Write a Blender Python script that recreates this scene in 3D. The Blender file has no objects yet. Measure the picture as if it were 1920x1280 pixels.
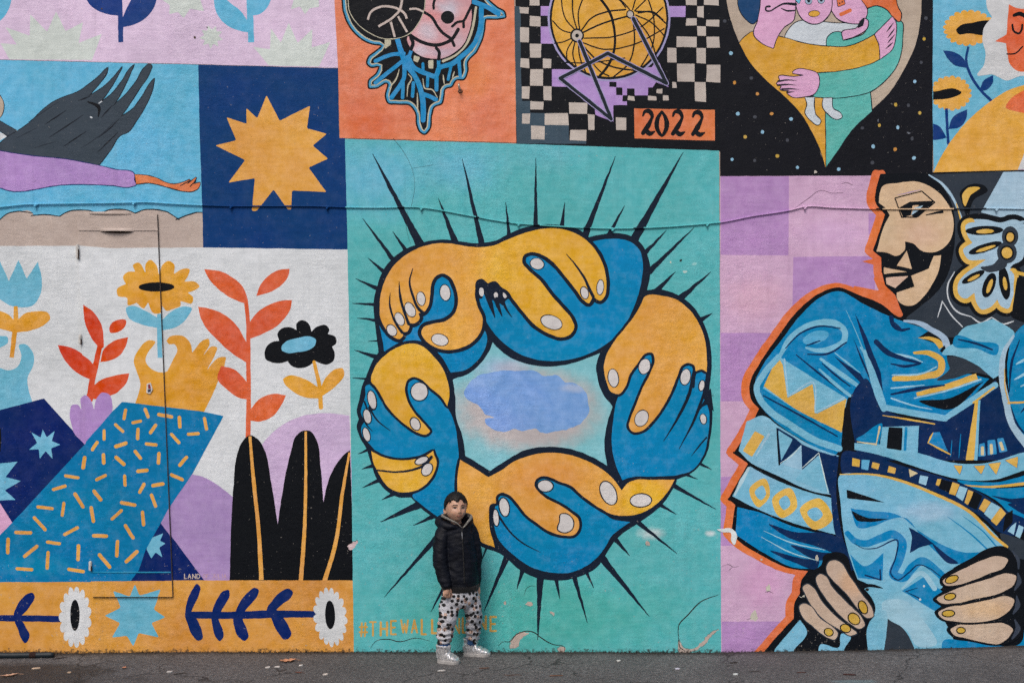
import bpy, bmesh, math, random
import numpy as np
from mathutils import Vector, Matrix, noise
from mathutils.geometry import tessellate_polygon
from mathutils.bvhtree import BVHTree

random.seed(7)
SC = bpy.context.scene
COL = SC.collection
R = math.radians

# ------------------------------------------------------------------ camera, sky, sun, exposure
S = 0.0035          # metres of wall per photo pixel
D = 6.5             # camera distance from the wall
H = 1.7             # camera height
cam_data = bpy.data.cameras.new('camera')
cam = bpy.data.objects.new('camera', cam_data); COL.objects.link(cam)
cam.location = (0, -D, H); cam.rotation_euler = (R(90), 0, 0)
cam_data.sensor_width = 36
cam_data.lens = (D / S) / 1920 * 36
cam_data.shift_y = ((1220 - 640) * S - H) / S / 1920
cam_data.clip_end = 2000
SC.camera = cam

world = bpy.data.worlds.new('World'); SC.world = world; world.use_nodes = True
wt = world.node_tree
sky = wt.nodes.new('ShaderNodeTexSky'); sky.sky_type = 'NISHITA'; sky.sun_disc = False
sky.sun_elevation = R(52); sky.sun_rotation = R(200)
sky.air_density = 1.0; sky.dust_density = 5.0; sky.ozone_density = 1.0
wt.links.new(sky.outputs[0], wt.nodes['Background'].inputs[0])
wt.nodes['Background'].inputs[1].default_value = 0.10

sun_data = bpy.data.lights.new('sun', 'SUN'); sun_data.energy = 1.3; sun_data.angle = R(20)
sun_data.color = (1.0, 0.94, 0.87)
sun = bpy.data.objects.new('sun', sun_data); COL.objects.link(sun)
sun.rotation_euler = (R(38), 0, R(-20))       # high, from the camera side, a little from the left

SC.view_settings.view_transform = 'Standard'; SC.view_settings.look = 'None'
SC.view_settings.exposure = 0.11; SC.view_settings.gamma = 1.0
SC.cycles.use_denoising = False
SC.cycles.max_bounces = 3; SC.cycles.diffuse_bounces = 2; SC.cycles.glossy_bounces = 2

# ------------------------------------------------------------------ materials
EXPO = (0.74, 0.70, 0.67)       # light the wall receives in this scene, per channel
def lin(h):
    h = h.lstrip('#'); out = []
    for i in range(3):
        c = int(h[2*i:2*i+2], 16) / 255
        out.append(c / 12.92 if c <= .04045 else ((c + .055) / 1.055) ** 2.4)
    return out
FADE = .90          # the pigments were matched by eye on a bright screen; weathered paint is that much greyer
def alb(h):
    if h.startswith('='): c3 = lin(h[1:])
    else: c3 = lin('%02x%02x%02x' % tuple(int(int(h[2*i:2*i+2], 16) * FADE) for i in range(3)))
    return tuple(min(.85, max(.003, c / e)) for c, e in zip(c3, EXPO)) + (1,)

class NT:
    """small helper for node trees"""
    def __init__(s, t): s.t = t
    def n(s, typ, **kw):
        nd = s.t.nodes.new(typ)
        for k, v in kw.items(): setattr(nd, k, v)
        return nd
    def val(s, sock, v):
        if hasattr(v, 'is_linked'): s.t.links.new(v, sock)
        else: sock.default_value = v
    def math(s, op, a, b=0.0, clamp=False):
        nd = s.n('ShaderNodeMath', operation=op); nd.use_clamp = clamp
        s.val(nd.inputs[0], a); s.val(nd.inputs[1], b); return nd.outputs[0]
    def noise(s, vec, scale, detail=4, rough=.5, dist=0.0):
        nd = s.n('ShaderNodeTexNoise'); nd.noise_dimensions = getattr(s, 'dims', '3D'); s.t.links.new(vec, nd.inputs['Vector'])
        nd.inputs['Scale'].default_value = scale; nd.inputs['Detail'].default_value = detail
        nd.inputs['Roughness'].default_value = rough; nd.inputs['Distortion'].default_value = dist
        return nd.outputs['Fac']
    def voro(s, vec, scale, feature='F1'):
        nd = s.n('ShaderNodeTexVoronoi', feature=feature); s.t.links.new(vec, nd.inputs['Vector'])
        nd.inputs['Scale'].default_value = scale; return nd
    def rng(s, v, a, b, c=0.0, d=1.0, smooth=False):
        nd = s.n('ShaderNodeMapRange'); nd.clamp = True
        if smooth: nd.interpolation_type = 'SMOOTHSTEP'
        s.val(nd.inputs[0], v)
        for i, x in enumerate((a, b, c, d)): s.val(nd.inputs[i + 1], x)
        return nd.outputs[0]
    def mix(s, f, a, b, typ='MIX'):
        nd = s.n('ShaderNodeMix', data_type='RGBA', blend_type=typ)
        s.val(nd.inputs[0], f); s.val(nd.inputs[6], a); s.val(nd.inputs[7], b); return nd.outputs[2]
    def scale(s, vec, xyz):
        nd = s.n('ShaderNodeVectorMath', operation='MULTIPLY'); s.t.links.new(vec, nd.inputs[0])
        nd.inputs[1].default_value = xyz; return nd.outputs[0]
    def bump(s, h, strength, dist):
        nd = s.n('ShaderNodeBump'); nd.inputs['Strength'].default_value = strength
        nd.inputs['Distance'].default_value = dist; s.t.links.new(h, nd.inputs['Height']); return nd.outputs[0]

def paint_group():
    """masonry paint on rough, trowelled and patched render; everything follows the wall itself"""
    g = bpy.data.node_groups.new('paint_on_render', 'ShaderNodeTree')
    g.interface.new_socket('Color', in_out='INPUT', socket_type='NodeSocketColor')
    g.interface.new_socket('BSDF', in_out='OUTPUT', socket_type='NodeSocketShader')
    q = NT(g); gi = q.n('NodeGroupInput'); go = q.n('NodeGroupOutput')
    pos = q.n('ShaderNodeNewGeometry').outputs['Position']
    sep = q.n('ShaderNodeSeparateXYZ'); g.links.new(pos, sep.inputs[0]); z = sep.outputs[2]
    cmb = q.n('ShaderNodeCombineXYZ'); g.links.new(sep.outputs[0], cmb.inputs[0]); g.links.new(z, cmb.inputs[1]); flat = cmb.outputs[0]; q.dims = '2D'
    # colour: uneven coats, roller streaks, dust
    big = q.noise(flat, 1.7, 3, .6); mid = q.noise(flat, 14, 4, .65)
    streak = q.noise(q.scale(flat, (5, 60, 1)), 1.0, 2, .6)
    v = q.math('ADD', q.rng(big, .3, .7, -.08, .08), q.rng(mid, .25, .75, -.07, .07))
    v = q.math('ADD', v, q.rng(streak, .3, .7, -.04, .04))
    rain = q.noise(q.scale(flat, (24, 1.1, 1)), 1.0, 3, .6)
    v = q.math('SUBTRACT', v, q.math('MULTIPLY', q.rng(rain, .55, .75, 0, .09), q.rng(big, .42, .6)))
    v = q.math('ADD', v, 1.0)
    hs = q.n('ShaderNodeHueSaturation'); g.links.new(gi.outputs[0], hs.inputs['Color'])
    q.val(hs.inputs['Value'], v)
    q.val(hs.inputs['Saturation'], q.rng(mid, .3, .7, 1.05, .95))
    q.val(hs.inputs['Hue'], q.rng(big, .3, .7, .495, .505))
    col = hs.outputs[0]
    low = q.rng(z, 0.0, 1.5, 1.0, 0.0)
    # worn specks where the coat is gone, fine dark pits
    sp = q.noise(flat, 42, 5, .72)
    patch = q.rng(big, .44, .62)
    thr = q.math('SUBTRACT', .725, q.math('MULTIPLY', q.math('ADD', q.math('MULTIPLY', low, .6), .25), q.math('MULTIPLY', patch, .09)))
    worn = q.math('MULTIPLY', q.math('GREATER_THAN', sp, thr), .55)
    col = q.mix(worn, col, (.46, .43, .40, 1))
    col = q.mix(q.math('MULTIPLY', q.math('LESS_THAN', sp, .275), .5), col, (.03, .03, .035, 1))
    # splash dirt along the foot of the wall
    foot = q.math('ADD', z, q.rng(sp, .25, .75, -.035, .035))
    col = q.mix(q.rng(foot, -.016, .016, .9, 0.0, True), col, (.045, .040, .034, 1))
    # relief: float-finished render, trowel ridges, grit
    h = q.noise(q.scale(flat, (1, 1.35, 1)), 30, 4, .68, 0)
    h = q.math('ADD', h, q.math('MULTIPLY', q.noise(flat, 5.0, 2, .6), 1.0))
    tro = q.noise(q.scale(flat, (1, 2.2, 1)), 9, 2, .6, 1.2)
    ridge = q.rng(q.math('ABSOLUTE', q.math('SUBTRACT', tro, .5)), 0, .03, 1.0, 0.0)
    h = q.math('ADD', h, q.math('MULTIPLY', q.math('MULTIPLY', ridge, patch), .30))
    grain = q.noise(flat, 120, 1, .65)
    h = q.math('ADD', h, q.math('MULTIPLY', grain, .22))
    h = q.math('MULTIPLY', h, q.rng(q.noise(q.scale(flat, (1, .8, 1)), 1.1, 4, .7), .38, .62, .15, 1.7))
    b = q.n('ShaderNodeBsdfPrincipled')
    g.links.new(col, b.inputs['Base Color'])
    q.val(b.inputs['Roughness'], q.rng(mid, .3, .7, .55, .72))
    b.inputs['Specular IOR Level'].default_value = .13
    g.links.new(q.bump(h, .25, .010), b.inputs['Normal'])
    g.links.new(b.outputs[0], go.inputs[0])
    return g
PAINT = paint_group()

MATS = {}
def mk(name):
    m = bpy.data.materials.new(name); m.use_nodes = True
    m.node_tree.nodes.clear()
    q = NT(m.node_tree); out = q.n('ShaderNodeOutputMaterial'); return m, q, out
def paint(key):
    if key in MATS: return MATS[key]
    m, q, out = mk('paint_' + key)
    g = q.n('ShaderNodeGroup'); g.node_tree = PAINT
    if key in SPRAY:
        base, blobs = SPRAY[key]
        pos = q.n('ShaderNodeNewGeometry').outputs['Position']
        sep = q.n('ShaderNodeSeparateXYZ'); m.node_tree.links.new(pos, sep.inputs[0])
        n1 = q.math('SUBTRACT', q.noise(pos, 9, 5, .6), .5); n2 = q.math('SUBTRACT', q.noise(q.scale(pos, (1.3, 1, -1.2)), 9, 5, .6), .5)
        c = alb(base)
        cur = q.n('ShaderNodeRGB'); cur.outputs[0].default_value = c; cur = cur.outputs[0]
        for (cx, cy, rx, ry, inner, warp, hexc, amt) in blobs:
            X = q.math('ADD', q.math('MULTIPLY', q.math('SUBTRACT', sep.outputs[0], (cx - 960) * S), 1 / (rx * S)), q.math('MULTIPLY', n1, warp))
            Z = q.math('ADD', q.math('MULTIPLY', q.math('SUBTRACT', sep.outputs[2], (1220 - cy) * S), 1 / (ry * S)), q.math('MULTIPLY', n2, warp))
            r = q.math('SQRT', q.math('ADD', q.math('MULTIPLY', X, X), q.math('MULTIPLY', Z, Z)))
            cur = q.mix(q.rng(r, inner, 1.0, amt, 0.0, True), cur, alb(hexc))
        m.node_tree.links.new(cur, g.inputs[0])
    else:
        g.inputs[0].default_value = alb(PAL.get(key, key))
    m.node_tree.links.new(g.outputs[0], out.inputs[0])
    MATS[key] = m; return m

PAL = dict(
    pink='=c8b1cb', pale='d3d8d1', navy='1c3f7e', sky='=5ea5c3', blue='=083466', star='=cf964b', char='3d4650', cline='1a1f27',
    lilac='b18dc6', hand='e07f52', beige='c1aea3', white='=c3c4c5', orange='e57c4f', blk='12141a', chk='c2b4aa', gry='3f505d',
    purp='b492cc', sph='e2a84a', ltln='a9a0c8', hblk='14161c', hbg='bba896', yel='=c5923b', tealf='62b7ad', hpink='dfa9cb', hwht='cdd2d8',
    hor='df7445', hnav='1d4470', gsky='72b8d3', gor='=d09a48', gnav='153a78', grd='=cf6640', gwht='d4d3d2',
    red='d84e2d', red2='de6440', och='=cc9138', leafb='74b9d2', blkf='0c0f15', plil='=bca3c1', dlil='=9a7fab', slv='0d80b4', nav2='0a2562',
    pinkt='dfa9cc', bot='=c48a43', bnav='0c2564', bwht='d6d6d6', bst='6db5cd',
    teal='56b3ab', dark='142030', hblue='=0478a8', nail='d6cfcc', txt='=b9914c',
    kpink='d6a4c6', kpurp='=a47eac', kor='=cb6a3f', kblk='0d1118', slate='323a44', kblue='0c79ae', klt='7cbad4', kgl='=97b0c0', knav='0b2a55',
    koch='=c9a04c', skin='d6b38d', skin2='c6aa95', gold='d9ad48', plaster='=a8978d', crack_and_shade='2b2622', ldirt='3a3128', lwht='cfd3d6', lilp='cdb3b4',
)
SPRAY = {
    'teal': ('=54a3a5', [(700, 330, 150, 110, .1, .5, '6fb9d4', .85), (860, 310, 120, 70, .1, .6, '70b9d2', .7), (1010, 290, 120, 50, .1, .6, '6cb8c4', .6),
                        (1000, 1150, 380, 120, .2, .5, '4fb0a2', .7), (1222, 1000, 34, 16, .1, .9, 'c9d8d8', .95), (1332, 1000, 14, 8, .1, .9, 'd5dddd', .9)]),
    'gold': ('=e19648', [(1010, 530, 130, 170, .62, .35, '=d39d3a', 1), (1110, 520, 120, 150, .6, .3, '=d39d3a', 1), (1010, 890, 110, 50, .2, .5, '=df8f4a', .8), (1210, 940, 70, 60, .35, .3, '=d29e30', .9),
                        (925, 1010, 60, 50, .2, .4, '=d0973a', .8), (1280, 620, 60, 50, .1, .5, '=d9993e', .6)]),
    'yhand': ('=d19e3b', [(760, 700, 60, 60, .2, .5, '=d49c3a', .6)]),
    'hblue': ('=0577a6', [(1080, 640, 160, 60, .2, .5, '1b90c8', .6), (770, 650, 80, 60, .2, .5, '2a8bc0', .7), (780, 560, 40, 60, .2, .4, '2c8fc0', .5), (1060, 1040, 90, 40, .2, .5, '0f7db2', .5)]),
    'skyin': ('86c4cd', [(990, 768, 168, 96, .55, .35, 'c2b4b2', .95), (940, 690, 70, 30, .1, .5, 'a9bfdb', .8), (960, 690, 50, 24, .1, .5, 'b9b3bf', .6)]),
    'cloud': ('7ea5df', [(960, 800, 80, 40, .2, .6, '86a6dc', .6), (1075, 728, 30, 12, .2, 1.0, 'b9c3da', .7), (900, 715, 40, 20, .2, 1., '8fb0df', .7)]),
    'pface': ('d9a3a6', [(840, 20, 40, 30, .1, .8, 'd3cbd6', .9), (860, 75, 30, 40, .1, .8, 'd5b3ba', .9), (800, 60, 30, 30, .1, .8, 'd6c4cd', .9),
                         (790, 95, 30, 20, .1, .8, 'd6c9d3', .8), (830, 100, 40, 15, .1, .8, 'cdb9c6', .8), (815, 30, 30, 20, .1, .9, 'e08c88', .7), (870, 40, 20, 40, .1, .8, 'e29a92', .6)]),
    'orange': ('=d87a5a', [(880, 140, 60, 60, .2, .5, 'e68a52', .6), (690, 230, 80, 60, .2, .5, 'e27344', .6)]),
    'kpink': ('=bb98b2', [(1420, 560, 90, 60, .2, .7, 'd9acc0', .7), (1560, 440, 90, 40, .2, .6, 'cfa8cc', .7), (1430, 1090, 60, 70, .2, .6, 'd7a0c6', .7)]),
    'skin': ('=c4a686', [(1730, 440, 50, 40, .2, .6, '=c9a78f', .7), (1660, 420, 30, 60, .2, .6, '=bba386', .6)]),
    'skin2': ('=b39c89', [(1600, 1090, 40, 40, .2, .6, 'd8ac86', .7), (1850, 1140, 80, 30, .2, .7, 'd8b088', .7), (1830, 1060, 60, 20, .2, .6, 'cfb5a2', .7)]),
    'klt': ('7cbad4', [(1740, 960, 80, 30, .2, .6, 'a4c3da', .8), (1700, 1150, 70, 50, .2, .6, 'a1c8da', .8), (1430, 880, 50, 50, .2, .6, '93bfd8', .7)]),
    'kblue': ('=0476a6', [(1560, 580, 90, 40, .2, .5, '1784ba', .7), (1680, 680, 70, 60, .2, .6, '1686bb', .6)]),
    'slv': ('=046c9b', [(120, 960, 140, 90, .2, .6, '0f86b8', .6), (60, 1060, 120, 30, .2, .6, '1c92bd', .6)]),
}
# ------------------------------------------------------------------ object helpers
def link(name, mesh, parent=None, mats=(), kind=None):
    o = bpy.data.objects.new(name, mesh); COL.objects.link(o)
    for m in mats: mesh.materials.append(m)
    if parent: o.parent = parent
    if kind: o['kind'] = kind
    return o
def tag(o, label, cat=None, group=None):
    o['label'] = label
    if cat: o['category'] = cat
    if group: o['group'] = group
    return o
def mesh_from(name, verts, faces, smooth=False):
    me = bpy.data.meshes.new(name); me.from_pydata([tuple(v) for v in verts], [], faces); me.update()
    if smooth: me.polygons.foreach_set('use_smooth', [True] * len(me.polygons))
    return me
def box_mesh(name, x0, x1, y0, y1, z0, z1, bev=0.0, seg=2):
    bm = bmesh.new(); bmesh.ops.create_cube(bm, size=1)
    for v in bm.verts:
        v.co = Vector(((x0 + x1) / 2 + v.co.x * (x1 - x0), (y0 + y1) / 2 + v.co.y * (y1 - y0), (z0 + z1) / 2 + v.co.z * (z1 - z0)))
    if bev: bmesh.ops.bevel(bm, geom=bm.edges[:], offset=bev, segments=seg, affect='EDGES')
    me = bpy.data.meshes.new(name); bm.to_mesh(me); bm.free(); return me
def wx(px): return (px - 960) * S
def wz(py): return (1220 - py) * S
def gpt(px, py, z=0.0):
    """point of the ground seen at a photo pixel below the foot of the wall"""
    k = (py - 1220) / (H / S); d = D * k / (1 + k)
    return Vector((wx(px) * (D - d) / D, -d, z))

# ------------------------------------------------------------------ the ground
def ground_z(x, y):
    base = np.interp(x, [-4.5, -3.36, -2.4, -1.2, .5, 1.36, 2.6, 3.36, 4.5], [-.025, -.02, -.006, -.004, -.006, -.008, .016, .04, .055])
    f = math.exp(-max(0, -y) / 1.6) if y < 0 else 1.0
    return float(base) * f + .0035 * noise.noise((x * 2.1, y * 3.0, 1.7)) * (1 if abs(x) < 6 and y > -4 else 0)
xs = sorted(set([-900, -300, -80, -30, -14, -9, -6.5] + [round(-5 + i * .08, 3) for i in range(126)] + [6.5, 9, 14, 30, 80, 300, 900]))
ys = sorted(set([-900, -300, -80, -30, -14, -9, -6, -4.5, -3, -2.4, -1.9] + [round(-1.6 + i * .06, 3) for i in range(32)] + [.6, 2, 9, 40, 200, 900]))
gv = [(x, y, ground_z(x, y)) for y in ys for x in xs]; nx = len(xs)
gf = [(j * nx + i, j * nx + i + 1, (j + 1) * nx + i + 1, (j + 1) * nx + i) for j in range(len(ys) - 1) for i in range(nx - 1)]
m, q, out = mk('asphalt')
pos = q.n('ShaderNodeNewGeometry').outputs['Position']
agg = q.voro(pos, 120); fine = q.noise(pos, 150, 3, .7); midn = q.noise(pos, 42, 5, .72); bign = q.noise(pos, 1.3, 5, .6)
c = q.mix(q.rng(agg.outputs['Distance'], .15, .65), (.19, .185, .19, 1), (.070, .068, .070, 1))
c = q.mix(q.rng(fine, .40, .68), c, (.27, .262, .265, 1))
c = q.mix(q.rng(midn, .38, .60, .75, 0), c, (.055, .052, .054, 1))
c = q.mix(q.rng(bign, .38, .62, .45, 0), c, (.06, .057, .06, 1))
c = q.mix(q.math('MULTIPLY', q.math('GREATER_THAN', q.noise(pos, 95, 5, .7), .715), .8), c, (.34, .33, .32, 1))
wp = q.n('ShaderNodeVectorMath', operation='ADD'); m.node_tree.links.new(pos, wp.inputs[0]); wn = q.n('ShaderNodeTexNoise'); wn.inputs['Scale'].default_value = 7; wn.inputs['Detail'].default_value = 4; m.node_tree.links.new(pos, wn.inputs['Vector'])
wv_ = q.n('ShaderNodeVectorMath', operation='SCALE'); m.node_tree.links.new(wn.outputs['Color'], wv_.inputs[0]); wv_.inputs['Scale'].default_value = .22; m.node_tree.links.new(wv_.outputs[0], wp.inputs[1])
ck = q.voro(wp.outputs[0], 1.15, 'DISTANCE_TO_EDGE')
c = q.mix(q.math('MULTIPLY', q.rng(ck.outputs['Distance'], .003, .010, .8, 0), q.rng(bign, .42, .55)), c, (.022, .020, .020, 1))
# damp, dirty patch of the tarmac in front of the ochre end, brown dirt gathered at the wall foot, a spill of pale blue paint
sep = q.n('ShaderNodeSeparateXYZ'); m.node_tree.links.new(pos, sep.inputs[0])
nn = q.math('SUBTRACT', q.noise(pos, 4, 5, .65), .5)
ex = q.math('MULTIPLY', q.math('ADD', sep.outputs[0], 3.35), 1 / 1.25); ey = q.math('MULTIPLY', q.math('ADD', sep.outputs[1], .58), 1 / .42)
rr = q.math('ADD', q.math('SQRT', q.math('ADD', q.math('MULTIPLY', ex, ex), q.math('MULTIPLY', ey, ey))), q.math('MULTIPLY', nn, .9))
damp = q.rng(rr, .55, 1.02, 1.0, 0.0, True)
c = q.mix(q.math('MULTIPLY', damp, .78), c, (.018, .016, .016, 1))
dirt = q.rng(q.math('ADD', sep.outputs[1], q.math('MULTIPLY', nn, .10)), -.11, -.005, 0, .8, True)
c = q.mix(dirt, c, (.030, .024, .020, 1))
ex = q.math('MULTIPLY', q.math('SUBTRACT', sep.outputs[0], 1.98), 1 / .16); ey = q.math('MULTIPLY', q.math('ADD', sep.outputs[1], .69), 1 / .045)
rr = q.math('ADD', q.math('SQRT', q.math('ADD', q.math('MULTIPLY', ex, ex), q.math('MULTIPLY', ey, ey))), q.math('MULTIPLY', nn, 1.6))
c = q.mix(q.rng(rr, .6, 1.05, .55, 0), c, (.16, .25, .28, 1))
b = q.n('ShaderNodeBsdfPrincipled'); m.node_tree.links.new(c, b.inputs['Base Color'])
q.val(b.inputs['Roughness'], q.rng(damp, 0, 1, .88, .6)); b.inputs['Specular IOR Level'].default_value = .3
hh = q.math('ADD', q.math('MULTIPLY', agg.outputs['Distance'], -1.0), q.math('MULTIPLY', fine, .8))
hh = q.math('ADD', hh, q.math('MULTIPLY', midn, 3.0))
m.node_tree.links.new(q.bump(hh, .8, .005), b.inputs['Normal']); m.node_tree.links.new(b.outputs[0], out.inputs[0])
ASPH = m
ground = link('ground', mesh_from('ground', gv, gf, True), None, [ASPH], 'structure')
tag(ground, 'grey asphalt ground along the foot of the painted wall')

# ------------------------------------------------------------------ the wall
wall = link('painted_wall', box_mesh('painted_wall', -9, 9, 0.0, .45, -.4, 7.2), None, [paint('plaster')])
tag(wall, 'long rendered wall covered in bright patchwork mural panels', 'wall')

# ------------------------------------------------------------------ painting engine: flat coats of paint on the wall
TILES = dict(
    p=(0, 0, 1), t1=(0, 0, 4.74), t2=(360, 0, 4.74), t3=(620, 0, 4.74), t4=(960, 0, 4.74), t5=(1340, 0, 4.571), t6=(1560, 0, 3.764),
    u1=(0, 160, 4.74), u2=(340, 160, 4.0), u3=(0, 380, 3.2), u4=(340, 460, 3.2), u5=(0, 720, 3.2), u6=(300, 760, 3.555), u7=(0, 1050, 4.8), u8=(300, 1050, 4.8),
    v1=(640, 260, 5.333), v2=(990, 260, 5.189), v3=(650, 420, 4.571), v4=(860, 420, 4.571), v5=(1080, 520, 3.368), v6=(650, 620, 3.556), v7=(840, 820, 4.174), v8=(820, 640, 4.923),
    w1=(640, 960, 4.571), w2=(920, 980, 4.174), w5=(1340, 320, 4), w6=(1600, 310, 4), w7=(1350, 520, 3.657), w8=(1620, 560, 4.267), w9=(1220, 480, 9.143),
    x1=(1340, 800, 4.267), x2=(1560, 800, 4.267), x3=(1340, 980, 4.267), x4=(1620, 980, 4.267))
CUR = ['p']
def T(t): CUR[0] = t
def pts(s):
    """'x,y x,y* @tile ...' -> list of ((px,py), corner)"""
    out = []
    for tok in s.split():
        if tok[0] == '@': CUR[0] = tok[1:]; continue
        cor = tok[-1] == '*'
        a, b_ = tok.rstrip('*').split(',')
        ox, oy, k = TILES[CUR[0]]
        out.append(((ox + float(a) / k, oy + float(b_) / k), cor))
    return out
def zw(w): return w / TILES[CUR[0]][2]
def curve(P, closed, step=2.2):
    n = len(P); p = [Vector(a) for a, _ in P]; cor = [c_ for _, c_ in P]
    segs = n if closed else n - 1; out = []
    def tan(i, side):
        if not closed and i == 0: return (p[1] - p[0]).normalized()
        if not closed and i == n - 1: return (p[-1] - p[-2]).normalized()
        a, b_, c_ = p[(i - 1) % n], p[i], p[(i + 1) % n]
        if cor[i]: return ((c_ - b_) if side else (b_ - a)).normalized()
        d0 = max(1e-6, (b_ - a).length); d1 = max(1e-6, (c_ - b_).length)
        t = ((b_ - a) / d0 * d1 + (c_ - b_) / d1 * d0) / (d0 + d1)
        return t
    for i in range(segs):
        a, b_ = p[i], p[(i + 1) % n]; L_ = (b_ - a).length
        if L_ < 1e-6: continue
        m0, m1 = tan(i, 1) * L_, tan((i + 1) % n, 0) * L_
        k = max(1, int(L_ / step))
        for j in range(k):
            t = j / k; t2 = t * t; t3 = t2 * t
            out.append(a * (2*t3 - 3*t2 + 1) + m0 * (t3 - 2*t2 + t) + b_ * (-2*t3 + 3*t2) + m1 * (t3 - t2))
    if not closed: out.append(p[-1])
    return out
def poly(P, r=1.6):
    """straight-edged outline with slightly rounded hand-cut corners"""
    p = [Vector(a) for a, _ in P]; n = len(p); out = []
    for i in range(n):
        a, b_, c_ = p[i - 1], p[i], p[(i + 1) % n]
        d0 = min(r, (a - b_).length * .35); d1 = min(r, (c_ - b_).length * .35)
        u = b_ + (a - b_).normalized() * d0; v = b_ + (c_ - b_).normalized() * d1
        out += [u, u * .3 + v * .3 + b_ * .4, v]
        L_ = (c_ - b_).length; k = int(L_ / 12)
        for j in range(1, k): out.append(b_ + (c_ - b_) * (j / k))
    return out
def wob(pt_, amp, seed=0.0):
    q_ = Vector((pt_[0] / 11, pt_[1] / 11, seed))
    return Vector((pt_[0] + amp * noise.noise(q_), pt_[1] + amp * noise.noise(q_ + Vector((31, 7, 3)))))

GX0, GY0, CELL = -900, -900, 4.0
LEVEL = np.zeros((700, 960), np.int16)
STEP = .00013
class Buf:
    def __init__(s): s.v = []; s.f = []; s.m = []; s.keys = []
    def add(s, key, P, faces, wobz=None):
        if key not in s.keys: s.keys.append(key)
        mi = s.keys.index(key); A = np.array([(a[0], a[1]) for a in P])
        cx = np.clip(((A[:, 0] - GX0) / CELL).astype(int), 0, LEVEL.shape[1] - 1)
        cy = np.clip(((A[:, 1] - GY0) / CELL).astype(int), 0, LEVEL.shape[0] - 1)
        boxes = []; lv = 0
        for f in faces:
            fx = cx[list(f)]; fy = cy[list(f)]
            bb = (fy.min(), fy.max() + 1, fx.min(), fx.max() + 1); boxes.append(bb)
            lv = max(lv, LEVEL[bb[0]:bb[1], bb[2]:bb[3]].max())
        lv += 1
        for bb in boxes: LEVEL[bb[0]:bb[1], bb[2]:bb[3]] = np.maximum(LEVEL[bb[0]:bb[1], bb[2]:bb[3]], lv)
        base = len(s.v); y = -.0015 - lv * STEP
        for i, a in enumerate(A): s.v.append((wx(a[0]), y - (wobz[i] if wobz else 0), wz(a[1])))
        for f in faces:
            a, b_, c_ = A[f[0]], A[f[1]], A[f[2]]
            cr = (b_[0] - a[0]) * (c_[1] - a[1]) - (b_[1] - a[1]) * (c_[0] - a[0])
            f = tuple(f) if cr > 0 else tuple(reversed(f))
            s.f.append(tuple(base + i for i in reversed(f))); s.m.append(mi)
BUF = [None]; PANEL = [None]; MOTIF = [None]; BUFS = []
def begin(name, label=None, panel=False):
    b_ = Buf(); BUF[0] = b_; BUFS.append((name, b_, panel, label))
def panel(name, label): begin(name, label, True)
def motif(name, label=None): begin(name, label, False)
CLIP = [-9999]
def fill(key, P, amp=.55):
    P = [wob(a, amp, .37) for a in P]
    if CLIP[0] > -999: P = [Vector((max(a[0], CLIP[0] + .02 * (i % 5)), a[1])) for i, a in enumerate(P)]
    tri = tessellate_polygon([[Vector((a[0], a[1], 0)) for a in P]])
    BUF[0].add(key, P, [t for t in tri])
def ribbon(key, P, w, closed=False, cap=True, amp=.4):
    """stroke along P; w number or list of widths (px), spread along the length"""
    n = len(P)
    if n < 2: return
    L_ = [0.0]
    for i in range(1, n): L_.append(L_[-1] + (P[i] - P[i-1]).length)
    tot = max(L_[-1], 1e-6); ws = [w] if not isinstance(w, (list, tuple)) else list(w)
    def width(i):
        t = L_[i] / tot
        x = np.interp(t, np.linspace(0, 1, len(ws)), ws) if len(ws) > 1 else ws[0]
        return x * (1 + .10 * noise.noise((P[i][0] / 17, P[i][1] / 17, 5.5)))
    rows = []
    def nrm(i):
        if closed: a, b_ = P[i - 1], P[(i + 1) % n]
        else: a, b_ = P[max(0, i - 1)], P[min(n - 1, i + 1)]
        t = (b_ - a); t = t.normalized() if t.length > 1e-6 else Vector((1, 0)); return Vector((-t[1], t[0])), t
    if cap and not closed:
        nn_, t = nrm(0); h = width(0) / 2
        for a in (80, 55, 30): rows.append((P[0] - t * h * math.sin(R(a)), nn_, h * math.cos(R(a))))
    for i in range(n):
        nn_, t = nrm(i); rows.append((P[i], nn_, width(i) / 2))
    if cap and not closed:
        nn_, t = nrm(n - 1); h = width(n - 1) / 2
        for a in (30, 55, 80): rows.append((P[-1] + t * h * math.sin(R(a)), nn_, h * math.cos(R(a))))
    V = []; wz_ = []; F = []
    for i, (c_, nn_, h) in enumerate(rows):
        c_ = wob(c_, amp, 1.9); V += [c_ + nn_ * h, c_ - nn_ * h]; wz_ += [(i % 7) * 8e-6] * 2
    m_ = len(rows)
    for i in range(m_ if closed else m_ - 1):
        j = (i + 1) % m_; F.append((2*i, 2*i+1, 2*j+1, 2*j))
    BUF[0].add(key, V, F, wz_)
def so(key, s, o=None, amp=.55):          # smooth closed area, optional outline painted first so half of it shows
    P = curve(pts(s), True)
    if key in ('plaster', 'lilp', 'c4bdae'): P = [a + Vector((noise.noise((a[0] / 2.6, a[1] / 2.6, 8)), noise.noise((a[0] / 2.6, a[1] / 2.6, 17)))) * 2.4 for a in P]
    if o: ribbon(o[0], P, zw(o[1]), True)
    fill(key, P, amp); return P
def po(key, s, o=None, r=1.6):            # straight-edged area
    P = poly(pts(s), r)
    if o: ribbon(o[0], P, zw(o[1]), True)
    fill(key, P); return P
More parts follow.
